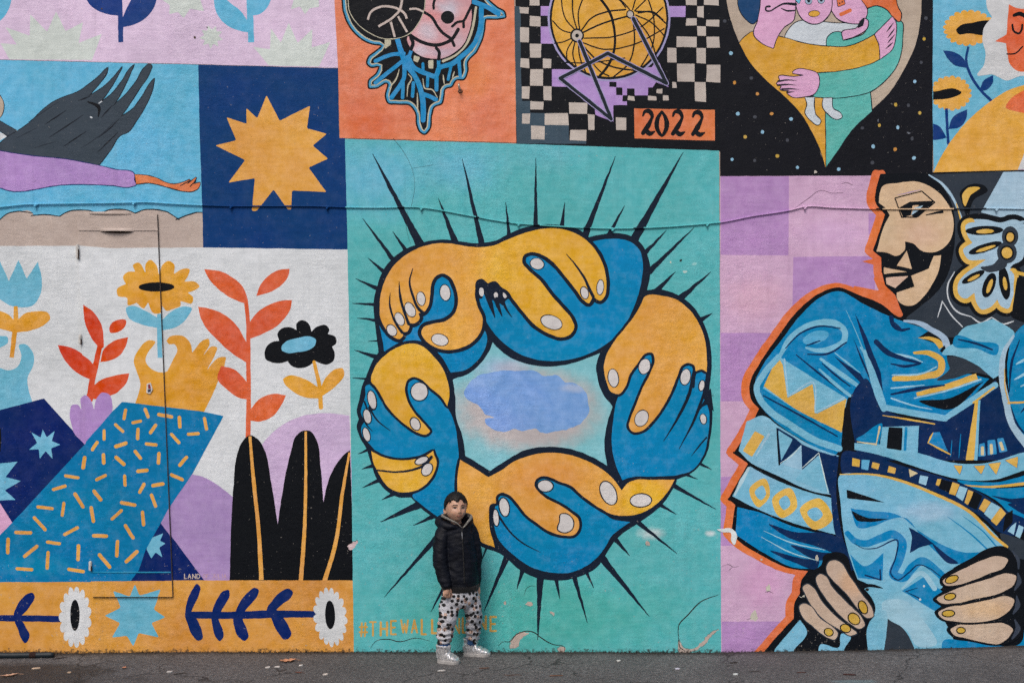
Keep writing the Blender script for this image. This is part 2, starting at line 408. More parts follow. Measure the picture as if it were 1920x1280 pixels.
def li(key, w, s, cap=True):              # brush line
    Q = pts(s); k = zw(1)
    runs = [[]]
    for a in Q:
        runs[-1].append(a)
        if a[1]: runs.append([(a[0], False)])
    for r_ in runs:
        if len(r_) > 1: ribbon(key, curve(r_, False), [x * k for x in w] if isinstance(w, (list, tuple)) else w * k, False, cap)
def el(key, cx, cy, rx, ry, rot=0, o=None, n=26):
    ox, oy, k = TILES[CUR[0]]; a = R(rot); P = []
    n = max(10, min(48, int((rx + ry) / k * 1.2) + 8))
    for i in range(n):
        t = 2 * math.pi * i / n; x, y = rx * math.cos(t), ry * math.sin(t)
        P.append(Vector((ox + (cx + x * math.cos(a) - y * math.sin(a)) / k, oy + (cy + x * math.sin(a) + y * math.cos(a)) / k)))
    if o: ribbon(o[0], P, o[1] / k, True)
    fill(key, P)
def scallop(key, cx, cy, rx, ry, n, depth=.1, rot=0):
    ox, oy, k = TILES[CUR[0]]; P = []; a = R(rot); m_ = n * 10
    for i in range(m_):
        t = 2 * math.pi * i / m_; f = 1 - depth + depth * 1.6 * abs(math.sin(n * t / 2)) ** .7 + .03 * noise.noise((cx + i / 10, cy, 2))
        x, y = rx * f * math.cos(t), ry * f * math.sin(t)
        P.append(Vector((ox + (cx + x * math.cos(a) - y * math.sin(a)) / k, oy + (cy + x * math.sin(a) + y * math.cos(a)) / k)))
    fill(key, P)
def burst(key, cx, cy, r1, r0, n, rot=0):
    ox, oy, k = TILES[CUR[0]]; Q = []
    for i in range(2 * n):
        t = R(rot) + math.pi * i / n; r_ = (r1 if i % 2 == 0 else r0)
        Q.append(((ox + (cx + r_ * math.cos(t)) / k, oy + (cy + r_ * math.sin(t)) / k), False))
    fill(key, poly(Q))
def spike(tip, base, w, key='dark'):
    ox, oy, k = TILES[CUR[0]]
    a = Vector((ox + tip[0] / k, oy + tip[1] / k)); b_ = Vector((ox + base[0] / k, oy + base[1] / k))
    e = b_ + (b_ - a).normalized() * 5; n_ = max(4, int((e - a).length / 4))
    P = [a + (e - a) * (i / n_) for i in range(n_ + 1)]
    ribbon(key, P, [1.0, w / k * .40, w / k * .62, w / k * 1.0], False, True, .9)
def shrink(P, d):
    n = len(P); out = []
    ar = sum(P[i][0] * P[(i+1) % n][1] - P[(i+1) % n][0] * P[i][1] for i in range(n)); sg = 1 if ar > 0 else -1
    for i in range(n):
        t = (P[(i+1) % n] - P[i-1]); t = t.normalized() if t.length > 1e-6 else Vector((1, 0))
        out.append(P[i] + Vector((-t[1], t[0])) * d * sg)
    return out
FONT = {'L': '0,0 0,1* .7,1', 'A': '0,1 .5,0* 1,1|.2,.65 .8,.65', 'N': '0,1 0,0* 1,1* 1,0', 'D': '0,0 0,1*  .6,1 1,.6 1,.35 .6,0 0,0', 'O': '.5,0 .1,.2 0,.6 .4,1 .8,.9 1,.5 .8,.1 .5,0',
        'F': '.8,0 0,0* 0,1|0,.5 .6,.5', 'J': '.7,0 .7,.8 .3,1 0,.8', 'U': '0,0 0,.7 .4,1 .8,.8 .9,0', 'I': '.5,0 .5,1', '#': '.3,0 .2,1|.8,0 .7,1|0,.3 1,.3|0,.7 1,.7',
        'T': '0,0 1,0|.5,0 .5,1', 'H': '0,0 0,1|.9,0 .9,1|0,.5 .9,.5', 'E': '.9,0 0,0* 0,1* .9,1|0,.5 .7,.5', 'W': '0,0 .3,1* .5,.3* .75,1* 1,0'}
def letter(key, ch, x, y, w, h, lw):
    for part in FONT[ch].split('|'):
        s = ' '.join('%f,%f%s' % (x + float(a.rstrip('*').split(',')[0]) * w, y + float(a.rstrip('*').split(',')[1]) * h, '*' if a.endswith('*') else '') for a in part.split())
        T('p'); li(key, lw, s)
# ================================================================== PANEL: pale pink, top left
panel('mural_panel', 'pale pink panel with bursts and leaf stems')
po('pink', '@p -560,-420 624,-420 627,0 634,128 372,121 0,112 -560,100', r=0)
motif('painted_circle'); so('sky', '@t1 -300,-150 105,-60 100,10 60,120 0,190 -300,300')
motif('painted_burst'); po('pale', '@t1 0,385 150,400 50,245 265,320 270,130 420,285 500,105 585,280 740,200 700,385 905,305 820,536 85,530 30,430')
motif('painted_burst'); po('pale', '@t1 1440,-100 1440,0 1510,50 1505,130 1580,110 1635,165 1690,80 1815,105 1780,0 1780,-100')
motif('painted_burst'); T('t2'); burst('pale', 172, 330, 108, 64, 9, 14)
motif('painted_burst'); po('pale', '@t2 905,-60 905,0 880,85 960,60 1005,130 1050,75 1130,65 1125,-60')
motif('painted_burst'); po('pale', '@t2 545,420 695,440 700,255 790,380 860,205 940,385 1070,260 1065,425 1230,375 1130,594 680,584')
motif('painted_leaf_stem', 'navy leaf stem on pale pink'); so('navy', '@t1 740,-40* 830,75 940,125 1048,143* 1052,380* 1095,378* 1097,245* 1200,220 1310,150 1370,70 1400,-40* 1190,-40* 1130,70 1092,155* 1085,-40*')
motif('painted_leaf_stem', 'light blue leaf stem on pale pink'); so('sky', '@t2 195,-40* 205,80 250,170 330,240 420,275 497,290* 500,380* 552,380* 545,140* 600,130 660,80 720,-40* 485,-40* 490,180* 430,100 330,20 270,-40*')
# ================================================================== PANEL: winged figure on light blue
panel('mural_panel', 'light blue panel with a black wing and a lilac arm')
po('sky', '@p -560,100 0,113 372,122 375,260 380,400 381,466 -560,470', r=0)
motif('painted_cloud'); so('beige', '@u1 -2600,1130 -900,1110 -400,1150 0,1195* 60,1145 150,1122 290,1135 300,1152 400,1150 530,1165* 600,1125 720,1110 800,1115 870,1140* 960,1112 1080,1103 1150,1115 1200,1138* 1280,1108 1380,1105 1480,1125 1590,1195* 1680,1150 1760,1130 1808,1130* 1808,1450* -2600,1450*')
for s in ('0,1195 60,1145 150,1122 290,1135', '280,1158 400,1150 530,1165*  600,1125 720,1110 800,1115 870,1140', '890,1140 960,1112 1080,1103 1150,1115 1200,1138* 1280,1108 1380,1105 1480,1125 1595,1195', '1565,1195 1680,1150 1760,1130 1805,1130'): li('cline', [9, 11, 7], '@u1 ' + s)
motif('painted_face'); T('u1'); el('hbg', -60, 190, 95, 125, 0, ('cline', 12))
po('white', '@u1 -200,380 0,415 68,455 0,492 -200,520'); po('char', '@u1 -200,250 0,320 150,405 70,452 0,405 -200,330', ('cline', 12))
motif('painted_wing'); so('char', '@t1 0,1275 60,1225 150,1172 250,1105 370,990 490,900 600,855 700,815 800,745 880,680 940,618 962,601* 950,650 880,750 780,862* 900,790 1000,700 1087,596* 1040,690 960,820 880,925* 1000,830 1080,730 1160,608 1194,577* 1140,700 1060,860 1000,950* 1120,840 1210,730 1290,600 1330,573 1345,580 1330,650 1240,790 1150,930 1070,1045* 1180,970 1270,850 1345,730 1374,699* 1355,800 1290,950 1210,1080 1130,1180 @u1 1080,440 980,580 880,710* 600,655 300,625 110,600 0,580 -300,560* -300,500', ('cline', 13))
for s in ('400,350 590,225', '440,465 600,360 740,265', '565,545 770,410', '870,470 960,400 1060,300', '865,600 1050,420', '700,140 800,100', '900,290 1000,180'): li('cline', [3, 13, 4], '@u1 ' + s)
for s in ('250,330 400,230 520,150', '150,470 330,380', '720,560 900,440 1010,330', '300,560 500,500'): li('2c343e', [2, 10, 3], '@u1 ' + s)
li('blk', [12, 34, 10], '@u1 785,150 830,165 880,200 875,280'); li('lwht', 10, '@u1 880,160 905,145'); po('lwht', '@u1 800,275 825,285 822,297 800,292')
motif('painted_arm'); so('lilac', '@u1 -900,560* 0,585 110,605 330,635 550,655 860,712 1020,750 1195,795 1195,850 1212,880 1170,900 1000,890 800,880 500,890 330,920 200,940 100,938 0,910 -900,850*', ('nav2', 14))
so('hand', '@u1 1200,795* 1310,805 1400,830 1470,865 1550,880 1640,860 1690,842 1665,880 1745,822 1720,875 1778,868 1765,910 1720,940 1640,942 1540,920 1440,890 1330,868 1215,878*', ('cline', 14))
li('cline', 9, '@u1 1605,893 1690,850'); li('cline', 9, '@u1 1690,900 1742,850')
# ================================================================== PANEL: navy with yellow star
panel('mural_panel', 'navy panel with a yellow star')
po('blue', '@p 372,122 634,129 636,258 647,259 652,468 381,465 380,400 375,260', r=0)
motif('painted_star'); po('star', '@u2 640,76 738,268 967,155 942,325 1092,365 985,455 1102,552 955,618 1088,802 830,790 824,932 800,934 693,782 565,945 530,945 552,698 353,732 480,562 256,452 412,415 341,241 490,292 488,173 570,248', r=2.6)
# ================================================================== PANEL: white garden
panel('mural_panel', 'white panel with flowers, gloves and patterned sleeves')
po('white', '@p -560,463 148,461 210,466 381,464 652,468 658,800 664,1100 -560,1100', r=0)
motif('painted_dome', 'pale lilac dome'); so('plil', '@u6 600,420 695,240 800,140 930,75 1100,50 1262,66* 1290,700* 780,860*')
motif('painted_dome', 'lilac dome'); so('dlil', '@u6 80,560 215,455* 300,480 400,540 490,612* 490,1170* -60,1170* -60,700*')
motif('painted_tulip'); so('leafb', '@u3 -160,355 0,350* 55,470* 113,345* 162,455* 228,355* 252,450 240,560 200,615 130,628 60,615 0,580 -160,560')
so('och', '@u3 85,622* 108,622* 112,700* 150,665 220,652 290,662 303,690 270,730 190,765 105,778* 85,930* 58,928* 75,775* 0,755 -160,740 -160,650 0,648 50,670 82,702*')
motif('painted_glove', 'light blue glove'); so('leafb', '@u3 -160,790 0,798 48,808 50,835 0,870 -160,880'); so('leafb', '@u3 118,850 150,848 200,900 205,960 165,1060 175,1130 195,1195* 0,1260* -160,1290* -160,960* 0,990 60,1005 110,980 130,920')
motif('painted_leaf_stem', 'red leaf stem')
so('red', '@u3 506,613* 560,650 610,720 628,800 620,872 600,862 550,800 515,710'); so('red', '@u3 348,853* 430,870 500,910 570,985 548,1058* 490,1035 420,980 370,910')
so('red', '@u3 775,806* 765,850 720,920 660,948 608,957* 630,880 690,830'); so('red', '@u3 556,1110 620,1060 700,1035 782,1023* 770,1070 720,1130 650,1165 580,1178 525,1165'); li('red', [30, 36, 38], '@u3 607,855 585,960 562,1060 545,1180')
so('red', '@u3 663,755 680,720 720,703 762,705 755,745 710,778 668,778')
motif('painted_sunflower'); so('och', '@u3 775,615 770,575 715,560 710,520 762,490* 745,445 770,420 817,415* 805,375 835,362 880,420* 880,370 905,345 940,370 960,432* 975,375 1015,350 1045,370 1045,427* 1090,400 1138,400 1130,440 1108,472* 1180,480 1198,500 1170,525 1128,540* 1160,570 1155,600 1085,590* 1085,615 1030,640 1005,650 975,620* 965,665 930,665 895,600* 870,635 827,602*')
T('u3'); el('blkf', 943, 507, 104, 28, -1)
so('leafb', '@u3 765,630 800,620 870,645 952,692* 952,752* 870,735 780,690'); so('leafb', '@u3 1150,630 1120,622 1050,640 973,702* 973,767* 1060,745 1130,680'); li('leafb', 27, '@u3 963,668 963,800 966,930', False)
motif('painted_glove', 'yellow glove'); so('och', '@u3 998,828* 1020,803 1050,795 1110,805 1145,850 1155,897* @u4 140,565 165,560 170,585 133,658* 190,605 215,610 205,650 155,745* 235,670 268,670 265,700 220,820 135,1005* @u3 815,1215* 847,1070 830,1020 810,950 840,880 905,825 937,832 900,890 880,950 920,1000 985,1017 1005,1010* 1040,940 1065,880 1050,850 1012,846')
motif('painted_leaf_stem', 'orange-red leaf stem')
for s in ('138,143* 230,155 310,195 370,250 395,310 402,352* 330,330 220,260 160,190', '650,141* 640,190 580,255 520,285 449,304* 480,230 540,170 600,145', '103,368* 190,385 280,430 340,490 375,552* 402,600* 400,708* 310,650 220,570 140,480 110,410',
          '665,328* 655,380 590,470 500,525 405,564* 395,520 440,420 520,360 600,332', '240,722* 320,745 370,790 402,832* 412,928* 340,910 270,860 218,800', '628,898* 600,960 540,1030 470,1055 408,1050* 413,985* 470,920 550,890'): so('red2', '@u4 ' + s)
li('red2', [24, 26, 28], '@u4 388,330 400,450 403,700 405,950 400,1160')
motif('painted_black_flower'); so('blkf', '@u4 500,650 510,610 545,580 587,572* 578,530 600,500 650,490 691,507* 690,475 715,450 750,455 775,490 780,517* 820,485 870,480 888,505 880,532* 925,550 930,585 905,607* 922,650 910,695 870,715 830,705 800,690* 770,720 710,735 660,720 640,695* 600,705 540,700 505,680')
so('leafb', '@u4 602,610 625,580 700,555 780,548 808,565 805,595 770,625 700,640 630,642 605,630'); li('och', [20, 24, 26], '@u4 797,700 830,850 838,970')
so('och', '@u4 612,800 640,782 740,800 825,852* 835,918* 740,910 650,860 620,830'); so('och', '@u4 835,855* 870,790 930,740 970,738 978,770 930,840 845,905*')
motif('painted_black_fingers'); so('blkf', '@u6 466,1165* 475,800 490,550 520,310 550,240 600,198 650,220 690,280 740,500 785,792* 810,620 870,320 910,200 950,168 1000,168 1040,220 1070,400 1090,642* 1130,480 1190,370 1240,315 1268,298* 1280,700* 1289,1168*')
li('star', [18, 24, 27, 30], '@u6 600,204 625,500 660,850 677,1160', False); li('star', [16, 20, 24, 28], '@u6 972,172 972,500 965,800 940,1165', False); li('star', [14, 22, 26, 30], '@u6 1264,312 1220,560 1170,920 1098,1168', False)
motif('painted_navy_sleeve'); po('nav2', '@u5 -180,200 0,155 265,85 512,360 75,832 0,710 -180,690'); po('pinkt', '@u5 -180,690 0,710 77,832 0,908 -180,1060')
po('leafb', '@u5 258,270 282,318 330,278 312,340 364,362 308,385 317,447 275,400 240,447 235,390 173,392 225,352 190,288 245,320'); po('leafb', '@u5 -180,480 0,475 107,463 35,555 127,580 30,635 97,692 0,695 -180,700')
po('nav2', '@u5 968,826 1228,1178 780,1180 840,1110 880,990'); po('leafb', '@u5 987,890 965,935 1000,950 962,975 980,1034 940,1005 913,1042 886,985 910,920'); po('blkf', '@u5 -180,250 6,262 10,330 4,408 -180,420')
motif('painted_glove', 'lilac glove'); so('lilac', '@u5 430,240 420,170 435,125 470,125 490,152* 490,80 515,65 555,100 570,152* 590,80 620,50 660,60 682,130 680,170 600,265* 510,362* 440,280')
motif('painted_sleeve', 'blue sleeve with yellow dashes'); po('slv', '@u5 740,105 830,115 1225,165 @u6 425,70 215,457 80,652 10,782 @u5 880,990 840,1110 785,1185 0,1192 -180,1192 -180,1068 0,905 75,830 270,620 510,360 680,165')
for s in '760,155 752,205;878,150 895,195;960,182 1030,195;805,230 850,220;1077,200 1080,255;1228,205 1240,268;700,242 745,282;940,245 910,290;632,278 632,328;835,270 833,325;1030,300 1075,350;1132,300 1190,296;590,348 562,390;703,372 762,352;885,357 942,363;818,402 850,442;628,422 630,470;705,438 750,478;960,415 957,470;1120,438 1080,485;510,440 500,500;395,548 470,560;835,520 888,515;1030,542 1095,572;588,570 640,545;755,548 758,602;870,598 845,645;925,606 983,595;322,630 392,610;572,640 612,690;452,658 500,735;915,662 940,728;738,708 815,722;230,735 315,745;385,712 375,785;735,755 680,805;555,738 568,818;862,765 868,838;208,800 272,870;98,888 185,890;465,860 390,900;760,845 805,918;570,905 645,907;50,928 48,1008;287,945 358,955;222,972 150,1030;712,940 708,1025;828,1000 765,1060;472,968 470,1050;290,1008 285,1100;605,1020 665,1092;105,1105 192,1110;415,1108 500,1122'.split(';'):
    li('star', 19 + random.random() * 4, '@u5 ' + s)
# ================================================================== PANEL: ochre strip along the ground
panel('mural_panel', 'ochre strip with navy branches and white flowers along the ground')
po('bot', '@p -560,1092 170,1090 172,1088 340,1087 664,1087 664,1262 -560,1262', r=0)
motif('painted_branch'); li('bnav', 56, '@u7 -700,518 0,518 300,520 590,527', False); so('bnav', '@u7 130,490 150,420 200,340 250,298 300,293 314,325 280,400 230,460 195,492'); so('bnav', '@u7 140,535 195,540 240,610 268,670 260,710 230,742 195,700 165,620')
motif('painted_flower'); T('u7'); scallop('bwht', 680, 508, 138, 258, 15, .13); el('blkf', 677, 490, 42, 138)
motif('painted_star'); po('bst', '@u7 1225,208 1265,310 1457,253 1385,440 1492,510 1365,560 1432,692 1250,650 1200,772 1145,675 1008,692 1085,560 943,495 1090,425 1028,268 1180,320', r=3)
motif('painted_branch'); li('bnav', [60, 66, 70, 64, 60], '@u8 285,488 680,492 980,482 1430,482', False)
for s in ('230,450 250,350 300,250 335,210 362,235 355,300 310,400 287,455* 330,520 380,640 382,705 345,720 300,680 250,570 226,490', '475,440 520,340 580,270 618,263 630,300 590,390 545,470 530,520 565,620 572,690 540,724 505,690 475,590 463,500',
          '680,460 730,360 800,280 850,243 888,260 880,310 820,390 770,450 747,520 785,620 797,690 760,722 720,700 670,600 660,530', '963,450 1020,350 1090,280 1160,250 1197,280 1180,330 1100,395 1050,450 1110,510 1160,590 1182,670 1160,702 1120,710 1080,670 1030,590 998,510'): so('bnav', '@u8 ' + s)
motif('painted_flower'); T('u8'); scallop('bwht', 1533, 508, 142, 250, 17, .13, -6); el('blkf', 1532, 488, 45, 128, -2)
motif('painted_signature')
for ch, x in zip('LAND', (346, 353, 361.5, 369.5)): letter('beige', ch, x, 1075.5, 5.6, 8, 1.6)
for ch, x in zip('OFJULIA', (381, 387.5, 398, 403.5, 410, 415, 420)): letter('c19aa6', ch, x, 1075.5, 4.6, 7.6, 1.1)
# ================================================================== PANEL: orange with a dripping blue head
panel('mural_panel', 'orange panel with a dripping blue graffiti head')
po('orange', '@p 624,-420 962,-420 964,0 968,268 637,259 634,128 627,0', r=0)
motif('painted_drips')
P = curve(pts('@t3 95,-260* 95,-40 105,100 160,240 250,340 360,400 445,412* 400,450 330,510 315,570 350,605 425,602* 400,650 330,720 335,790 400,795 500,750 480,850 500,920 600,935 700,945 745,1000 760,1110 790,1180 840,1202 885,1160 905,1030 925,960 990,930 1015,850 1022,800 1080,780 1120,722 1190,715 1225,640 1225,560 1300,470 1360,340 1385,180* 1500,178 1562,160 1555,110 1480,60 1400,-20 1400,-260*'), True)
fill('blk', P); fill('4d9cc4', shrink(P, 3)); fill('c6bfa6', shrink(P, 6.8)); fill('blk', shrink(P, 9.0))
for w, s in ((46, '590,340 640,500 665,560 760,700 800,800 822,920 822,1070'), (34, '650,480 540,490 400,545'), (34, '640,545 560,610 470,680 400,740'), (38, '655,560 650,700 600,790 540,870'), (30, '645,740 640,870'), (30, '735,740 728,860'), (40, '820,840 880,860 935,888'),
             (42, '690,510 740,600 860,660 930,680 965,610 1080,570 1170,500 1270,400 1330,250 1340,60'), (28, '865,660 860,770'), (34, '940,680 942,800'), (30, '1140,540 1152,680'), (26, '1070,590 1045,710'), (30, '960,540 960,640'), (26, '820,570 822,640'), (44, '1270,20 1390,66 1490,125'), (30, '720,440 690,540')):
    li('2f8fc6', w, '@t3 ' + s)
for s in ('690,660 720,700 690,760 680,860', '820,700 840,790 900,800 950,870', '610,620 590,690 520,790', '1000,670 1010,750', '1100,640 1080,700', '770,830 775,1000'): li('c6bfa6', [6, 14, 6], '@t3 ' + s)
po('c6bfa6', '@t3 740,495 795,510 775,560 735,545'); po('c6bfa6', '@t3 868,540 915,535 912,615 870,610'); po('c6bfa6', '@t3 480,350 535,345 535,400 480,440')
motif('painted_head'); T('t3')
so('pface', '@t3 700,-260* 840,-20 832,100 780,200 700,300 680,350 720,440 800,500 900,525 1000,520 1100,470 1180,400 1230,290 1255,150 1250,60 1300,-260*', ('blk', 12))
li('c6bfa6', [20, 26, 24], '@t3 1292,70 1265,230 1200,400 1110,490 1000,548'); li('blk', 10, '@t3 1270,90 1240,270 1180,410 1100,485 1000,530')
for w, s in ((26, '830,110 900,160 950,240 1000,300 1070,350 1100,410'), (30, '1135,265 1080,350 1010,390 920,405 830,385 740,340 695,310'), (30, '715,340 732,390 715,440'), (28, '940,430 965,470 960,530'), (24, '1080,240 1130,200 1180,190 1220,120 1255,50'), (24, '1180,190 1182,245'), (22, '945,-40 915,40 915,80')): li('blk', w, '@t3 ' + s)
el('blk', 1040, 158, 60, 58)
motif('painted_dark_disc'); so('blk', '@t3 158,-260* 160,0 170,100 230,200 340,290 480,345 600,340 700,300 770,220 820,120 838,0 838,-260*', ('c6bfa6', 14))
for w, s in ((20, '330,180 360,110 430,70 540,65 610,90 660,130 677,170'), (20, '640,-20 610,100 540,170 425,240'), (20, '535,200 572,335'), (20, '600,150 680,290'), (18, '700,85 770,85 825,110')): li('c9b7ae', w, '@t3 ' + s, False)
# ================================================================== PANEL: black checks with a yellow cage globe
panel('mural_panel', 'black and beige checked panel with a yellow globe and the year')
po('blk', '@p 964,-420 1352,-420 1352,284 1348,283 968,270', r=0)
motif('painted_checks'); po('gry', '@t4 22,60 75,60 90,900 160,900 160,1005 500,1010 505,1250 660,1255 660,1280 42,1278', r=0)
po('blk', '@t4 75,240 150,238 155,620 80,615', r=0); po('blk', '@t4 80,620 160,615 160,770 84,768', r=0)
for s in '155,-60,243,52;68,65,148,125;158,148,252,238;70,248,152,385;158,393,258,515;75,522,152,607;275,525,350,612;162,615,275,765;85,770,155,885;283,770,355,900;163,905,278,980;92,1008,158,1105;292,1008,500,1115;172,1118,287,1245;505,915,668,1012;515,1155,660,1255;675,1018,732,1155;922,1048,1018,1158;1543,-60,1640,48;1705,-60,1835,50;1643,58,1706,158;1547,165,1640,232;1725,178,1838,240;1645,238,1723,325;1462,328,1637,425;1730,330,1843,430;1380,428,1460,562;1640,428,1720,565;1465,568,1620,730;1728,575,1860,735;1622,735,1722,908;1420,728,1460,788;1283,792,1335,836;1342,848,1393,898;1208,855,1280,900;1027,855,1088,898'.split(';'):
    a, b_, c_, d_ = map(float, s.split(',')); j = lambda: random.uniform(-4, 4)
    po('chk', '@t4 %f,%f %f,%f %f,%f %f,%f' % (a + j(), b_ + j(), c_ + j(), b_ + j() + 3, c_ + j(), d_ + j(), a + j(), d_ + j() - 3), r=.6)
motif('painted_globe')
po('purp', '@t4 255,60 400,60 400,145 255,145', r=.5); po('purp', '@t4 255,240 400,240 400,393 255,390', r=.5); po('purp', '@t4 1380,58 1543,58 1540,157 1380,155', r=.5)
po('purp', '@t4 355,618 500,622 1280,600 1278,735 1250,780 1210,780 1208,850 1090,850 1090,790 1020,790 1020,850 985,850 980,905 1020,905 1020,937 900,937 900,1085 740,1025 735,965 500,775 355,772', r=.5)
po('blk', '@t4 865,730 928,732 928,778 865,775', r=.4); po('blk', '@t4 925,780 980,782 982,850 925,848', r=.4)
po('purp', '@t4 1270,560 1310,560 1392,780 1180,690', r=.5)
T('t4'); el('ltln', 862, 170, 545, 556); el('blk', 862, 170, 527, 540); el('sph', 862, 168, 508, 520)
for w, s in ((12, '578,270 545,150 540,-120'), (11, '560,270 480,180 430,-60'), (11, '535,300 440,270 362,190'), (11, '530,345 460,375 380,390'), (11, '535,370 490,450 488,560'), (12, '560,375 540,480 575,610'), (12, '590,375 600,500 660,660'), (12, '600,275 590,120 650,-60'), (14, '620,270 700,170 840,110 1010,90'), (15, '635,290 800,215 1020,150'),
             (12, '640,345 900,330 1150,240 1340,70'), (12, '630,385 800,440 1080,400 1350,260'), (14, '620,400 760,540 900,600 1100,632'), (11, '1050,100 1020,60 890,-60'), (12, '1070,90 1110,-40'), (12, '1090,100 1200,-10'), (13, '1095,105 1250,120 1365,210'), (12, '1100,140 1230,200 1360,330'), (13, '1075,170 1085,400 1040,560 900,690'),
             (12, '1100,165 1220,330 1285,520'), (12, '1190,-60 1260,180 1250,400 1140,605'), (12, '1120,120 1250,110 1340,180'), (12, '660,480 800,650 860,680'), (10, '400,560 700,560 1000,520'), (22, '740,-60 870,120 912,300 900,480 830,620 770,690'), (12, '1010,70 950,0 880,-40')): li('blk', w, '@t4 ' + s)
el('chk', 578, 320, 47, 47, 0, ('blk', 30)); el('blk', 578, 320, 17, 17); el('chk', 1050, 132, 25, 28, 0, ('blk', 22))
for s in ('600,372 882,1062*  428,700* 850,480* 1372,745* 1078,172',): li('ltln', 44, '@t4 ' + s); li('22282f', 30, '@t4 ' + s)
motif('painted_year', 'year 2022 in black on an orange block'); po('hand', '@t4 1085,965 1802,980 1802,1252 1088,1232', r=.8)
for dx, dy in ((0, 0), (265, 5), (442, 10)):
    li('blk', [18, 44, 26, 48, 36], '@t4 ' + ' '.join('%f,%f' % (x + dx, y + dy) for x, y in ((1165, 1030), (1180, 995), (1215, 990), (1245, 1030), (1225, 1090), (1165, 1185))))
    li('blk', [10, 42, 46, 14], '@t4 ' + ' '.join('%f,%f' % (x + dx, y + dy) for x, y in ((1158, 1195), (1190, 1170), (1225, 1190), (1268, 1172))))
li('blk', [22, 46, 24, 46, 22], '@t4 1330,995 1292,1060 1295,1160 1330,1208 1368,1150 1365,1050 1332,996')
# ================================================================== PANEL: heart with hugging family
panel('mural_panel', 'black starry panel with a hugging family in a heart')
po('hblk', '@p 1352,-420 1751,-420 1751,100 1748,330 1350,331 1350,284', r=0)
motif('painted_heart'); so('hbg', '@t5 60,-900* 80,-200 100,0 130,150 190,320 290,520 440,690 600,830 740,980 830,1130 950,1440* 1060,1280 1180,1110 1340,950 1500,790 1620,600 1720,380 1765,150 1772,0 1772,-900*')
O = ('cline', 15)
motif('painted_family')
so('hwht', '@t5 600,330 640,250 700,195 800,180 940,195 1100,205 1237,188 1215,240 1090,275 1000,300 965,340 955,405 760,378', O)
so('tealf', '@t5 960,405* 965,330 1030,280 1090,290 1100,345 1190,330 1290,280 1305,200 1300,100 1350,60 1420,55 1512,120* 1600,200 1606,330 1560,560 1450,700 1330,788* 1345,955* 1180,1110 1060,1280 950,1438* 942,1000 945,835* 850,830* 860,630*', O)
so('yel', '@t5 210,372* 270,310 330,280 340,320 500,415* 540,315* 600,330 760,375 960,402 1150,400 1290,345 1370,300* 1400,380 1417,512* 1250,580 1060,615 868,630* 900,720 800,820 940,838* 945,1100 948,1438* 905,1290 830,1130 740,980 600,830 440,690 290,520', O)
so('tealf', '@t5 860,632* 1060,618 1250,582 1417,512 1500,425 1545,320 1545,200 1590,190 1606,330 1560,560 1450,700 1330,788 1180,826 1000,842 845,832*', O)
so('hnav', '@t5 190,-300* 200,-60 210,80 260,160 330,205 365,170 385,60 385,-300*', O); so('hpink', '@t5 385,-300* 390,60 370,180 335,300 400,370 500,417* 540,310 600,230 670,180 687,80 692,-300*', O)
so('hor', '@t5 1250,-300* 1250,-60 1290,70 1380,50 1480,90 1530,150 1580,188 1597,130 1565,60 1570,-300*', O); so('hpink', '@t5 1000,-300* 1000,90 1060,170 1150,200 1240,200 1285,165 1305,100 1250,0 1250,-300*', O)
so('hpink', '@t5 1285,165 1308,180 1305,240 1230,300 1100,345* 1090,285 1215,245', O); po('cline', '@t5 1240,180 1285,160 1270,225 1220,250')
T('t5'); el('hpink', 850, 30, 152, 178, 0, O)
for x, y in ((803, 12), (910, 5)): el('9fb0c4', x, y, 28, 30, 0, ('cline', 8)); el('1c2530', x, y, 13, 15)
el('yel', 850, 122, 46, 24, -4, ('cline', 10)); li('hor', 34, '@t5 1082,128 1158,94'); li('cline', [16, 10, 14, 24], '@t5 470,60 440,62 440,95 470,100 520,72 580,40 692,42'); li('cline', [6, 14, 10], '@t5 570,76 610,95 685,95')
po('hor', '@t5 1045,-10 1055,62 1116,40 1100,-10', ('cline', 10)); el('cline', 1068, 34, 7, 7); el('cline', 1090, 22, 7, 7); po('leafb', '@t5 690,-100 690,5 720,40 745,-20 740,-100', ('cline', 8))
so('hpink', '@t5 1370,300* 1450,220 1522,148* 1548,200 1547,320 1520,420 1417,508* 1405,380', O)
for s in ('1530,200 1470,280', '1540,250 1480,330', '1540,300 1480,375', '1525,370 1465,420'): li('cline', [4, 13, 4], '@t5 ' + s)
so('hpink', '@t5 882,640 892,720 852,805 760,832 650,825 618,790 640,780 560,765 570,745 530,722 560,690 550,668 690,662 762,648 668,622 690,605 800,605', O)
for s in ('545,700 620,690 700,695', '540,735 620,728 700,735', '575,768 650,765 720,770', '620,795 680,790'): li('cline', [16, 12, 3], '@t5 ' + s)
so('hwht', '@t5 775,838* 792,900 775,970 820,1030 890,1070 905,1048 860,980 850,920 852,838*', O); so('hwht', '@t5 930,845* 925,920 960,970 1060,1022 1088,1005 1080,980 1010,930 1002,842*', O)
motif('painted_stars')
SD = dict(b='93bdd6', y='c39f48', o='cd914a', g='464950')
for s in 'b138,460;g313,672;o170,710;o365,808;b198,978;g345,1005;o487,977;b653,1022;b407,1133;y260,1175;g620,1203;y1792,338;g1768,538;b1712,702;y1550,900;g1658,905;y1757,970;y1410,1078;b1567,1095;g1263,1098;b1357,1258;g1690,1190;g1810,160;g85,185;o1545,1282;b1706,1356;g1350,1395;b1062,1452;b148,1368;g341,1378;y535,1338;b708,1437'.split(';'):
    a, b_ = s[1:].split(','); T('t5'); el(SD[s[0]], float(a), float(b_), 15 + random.uniform(-2, 2), 16 + random.uniform(-2, 2))
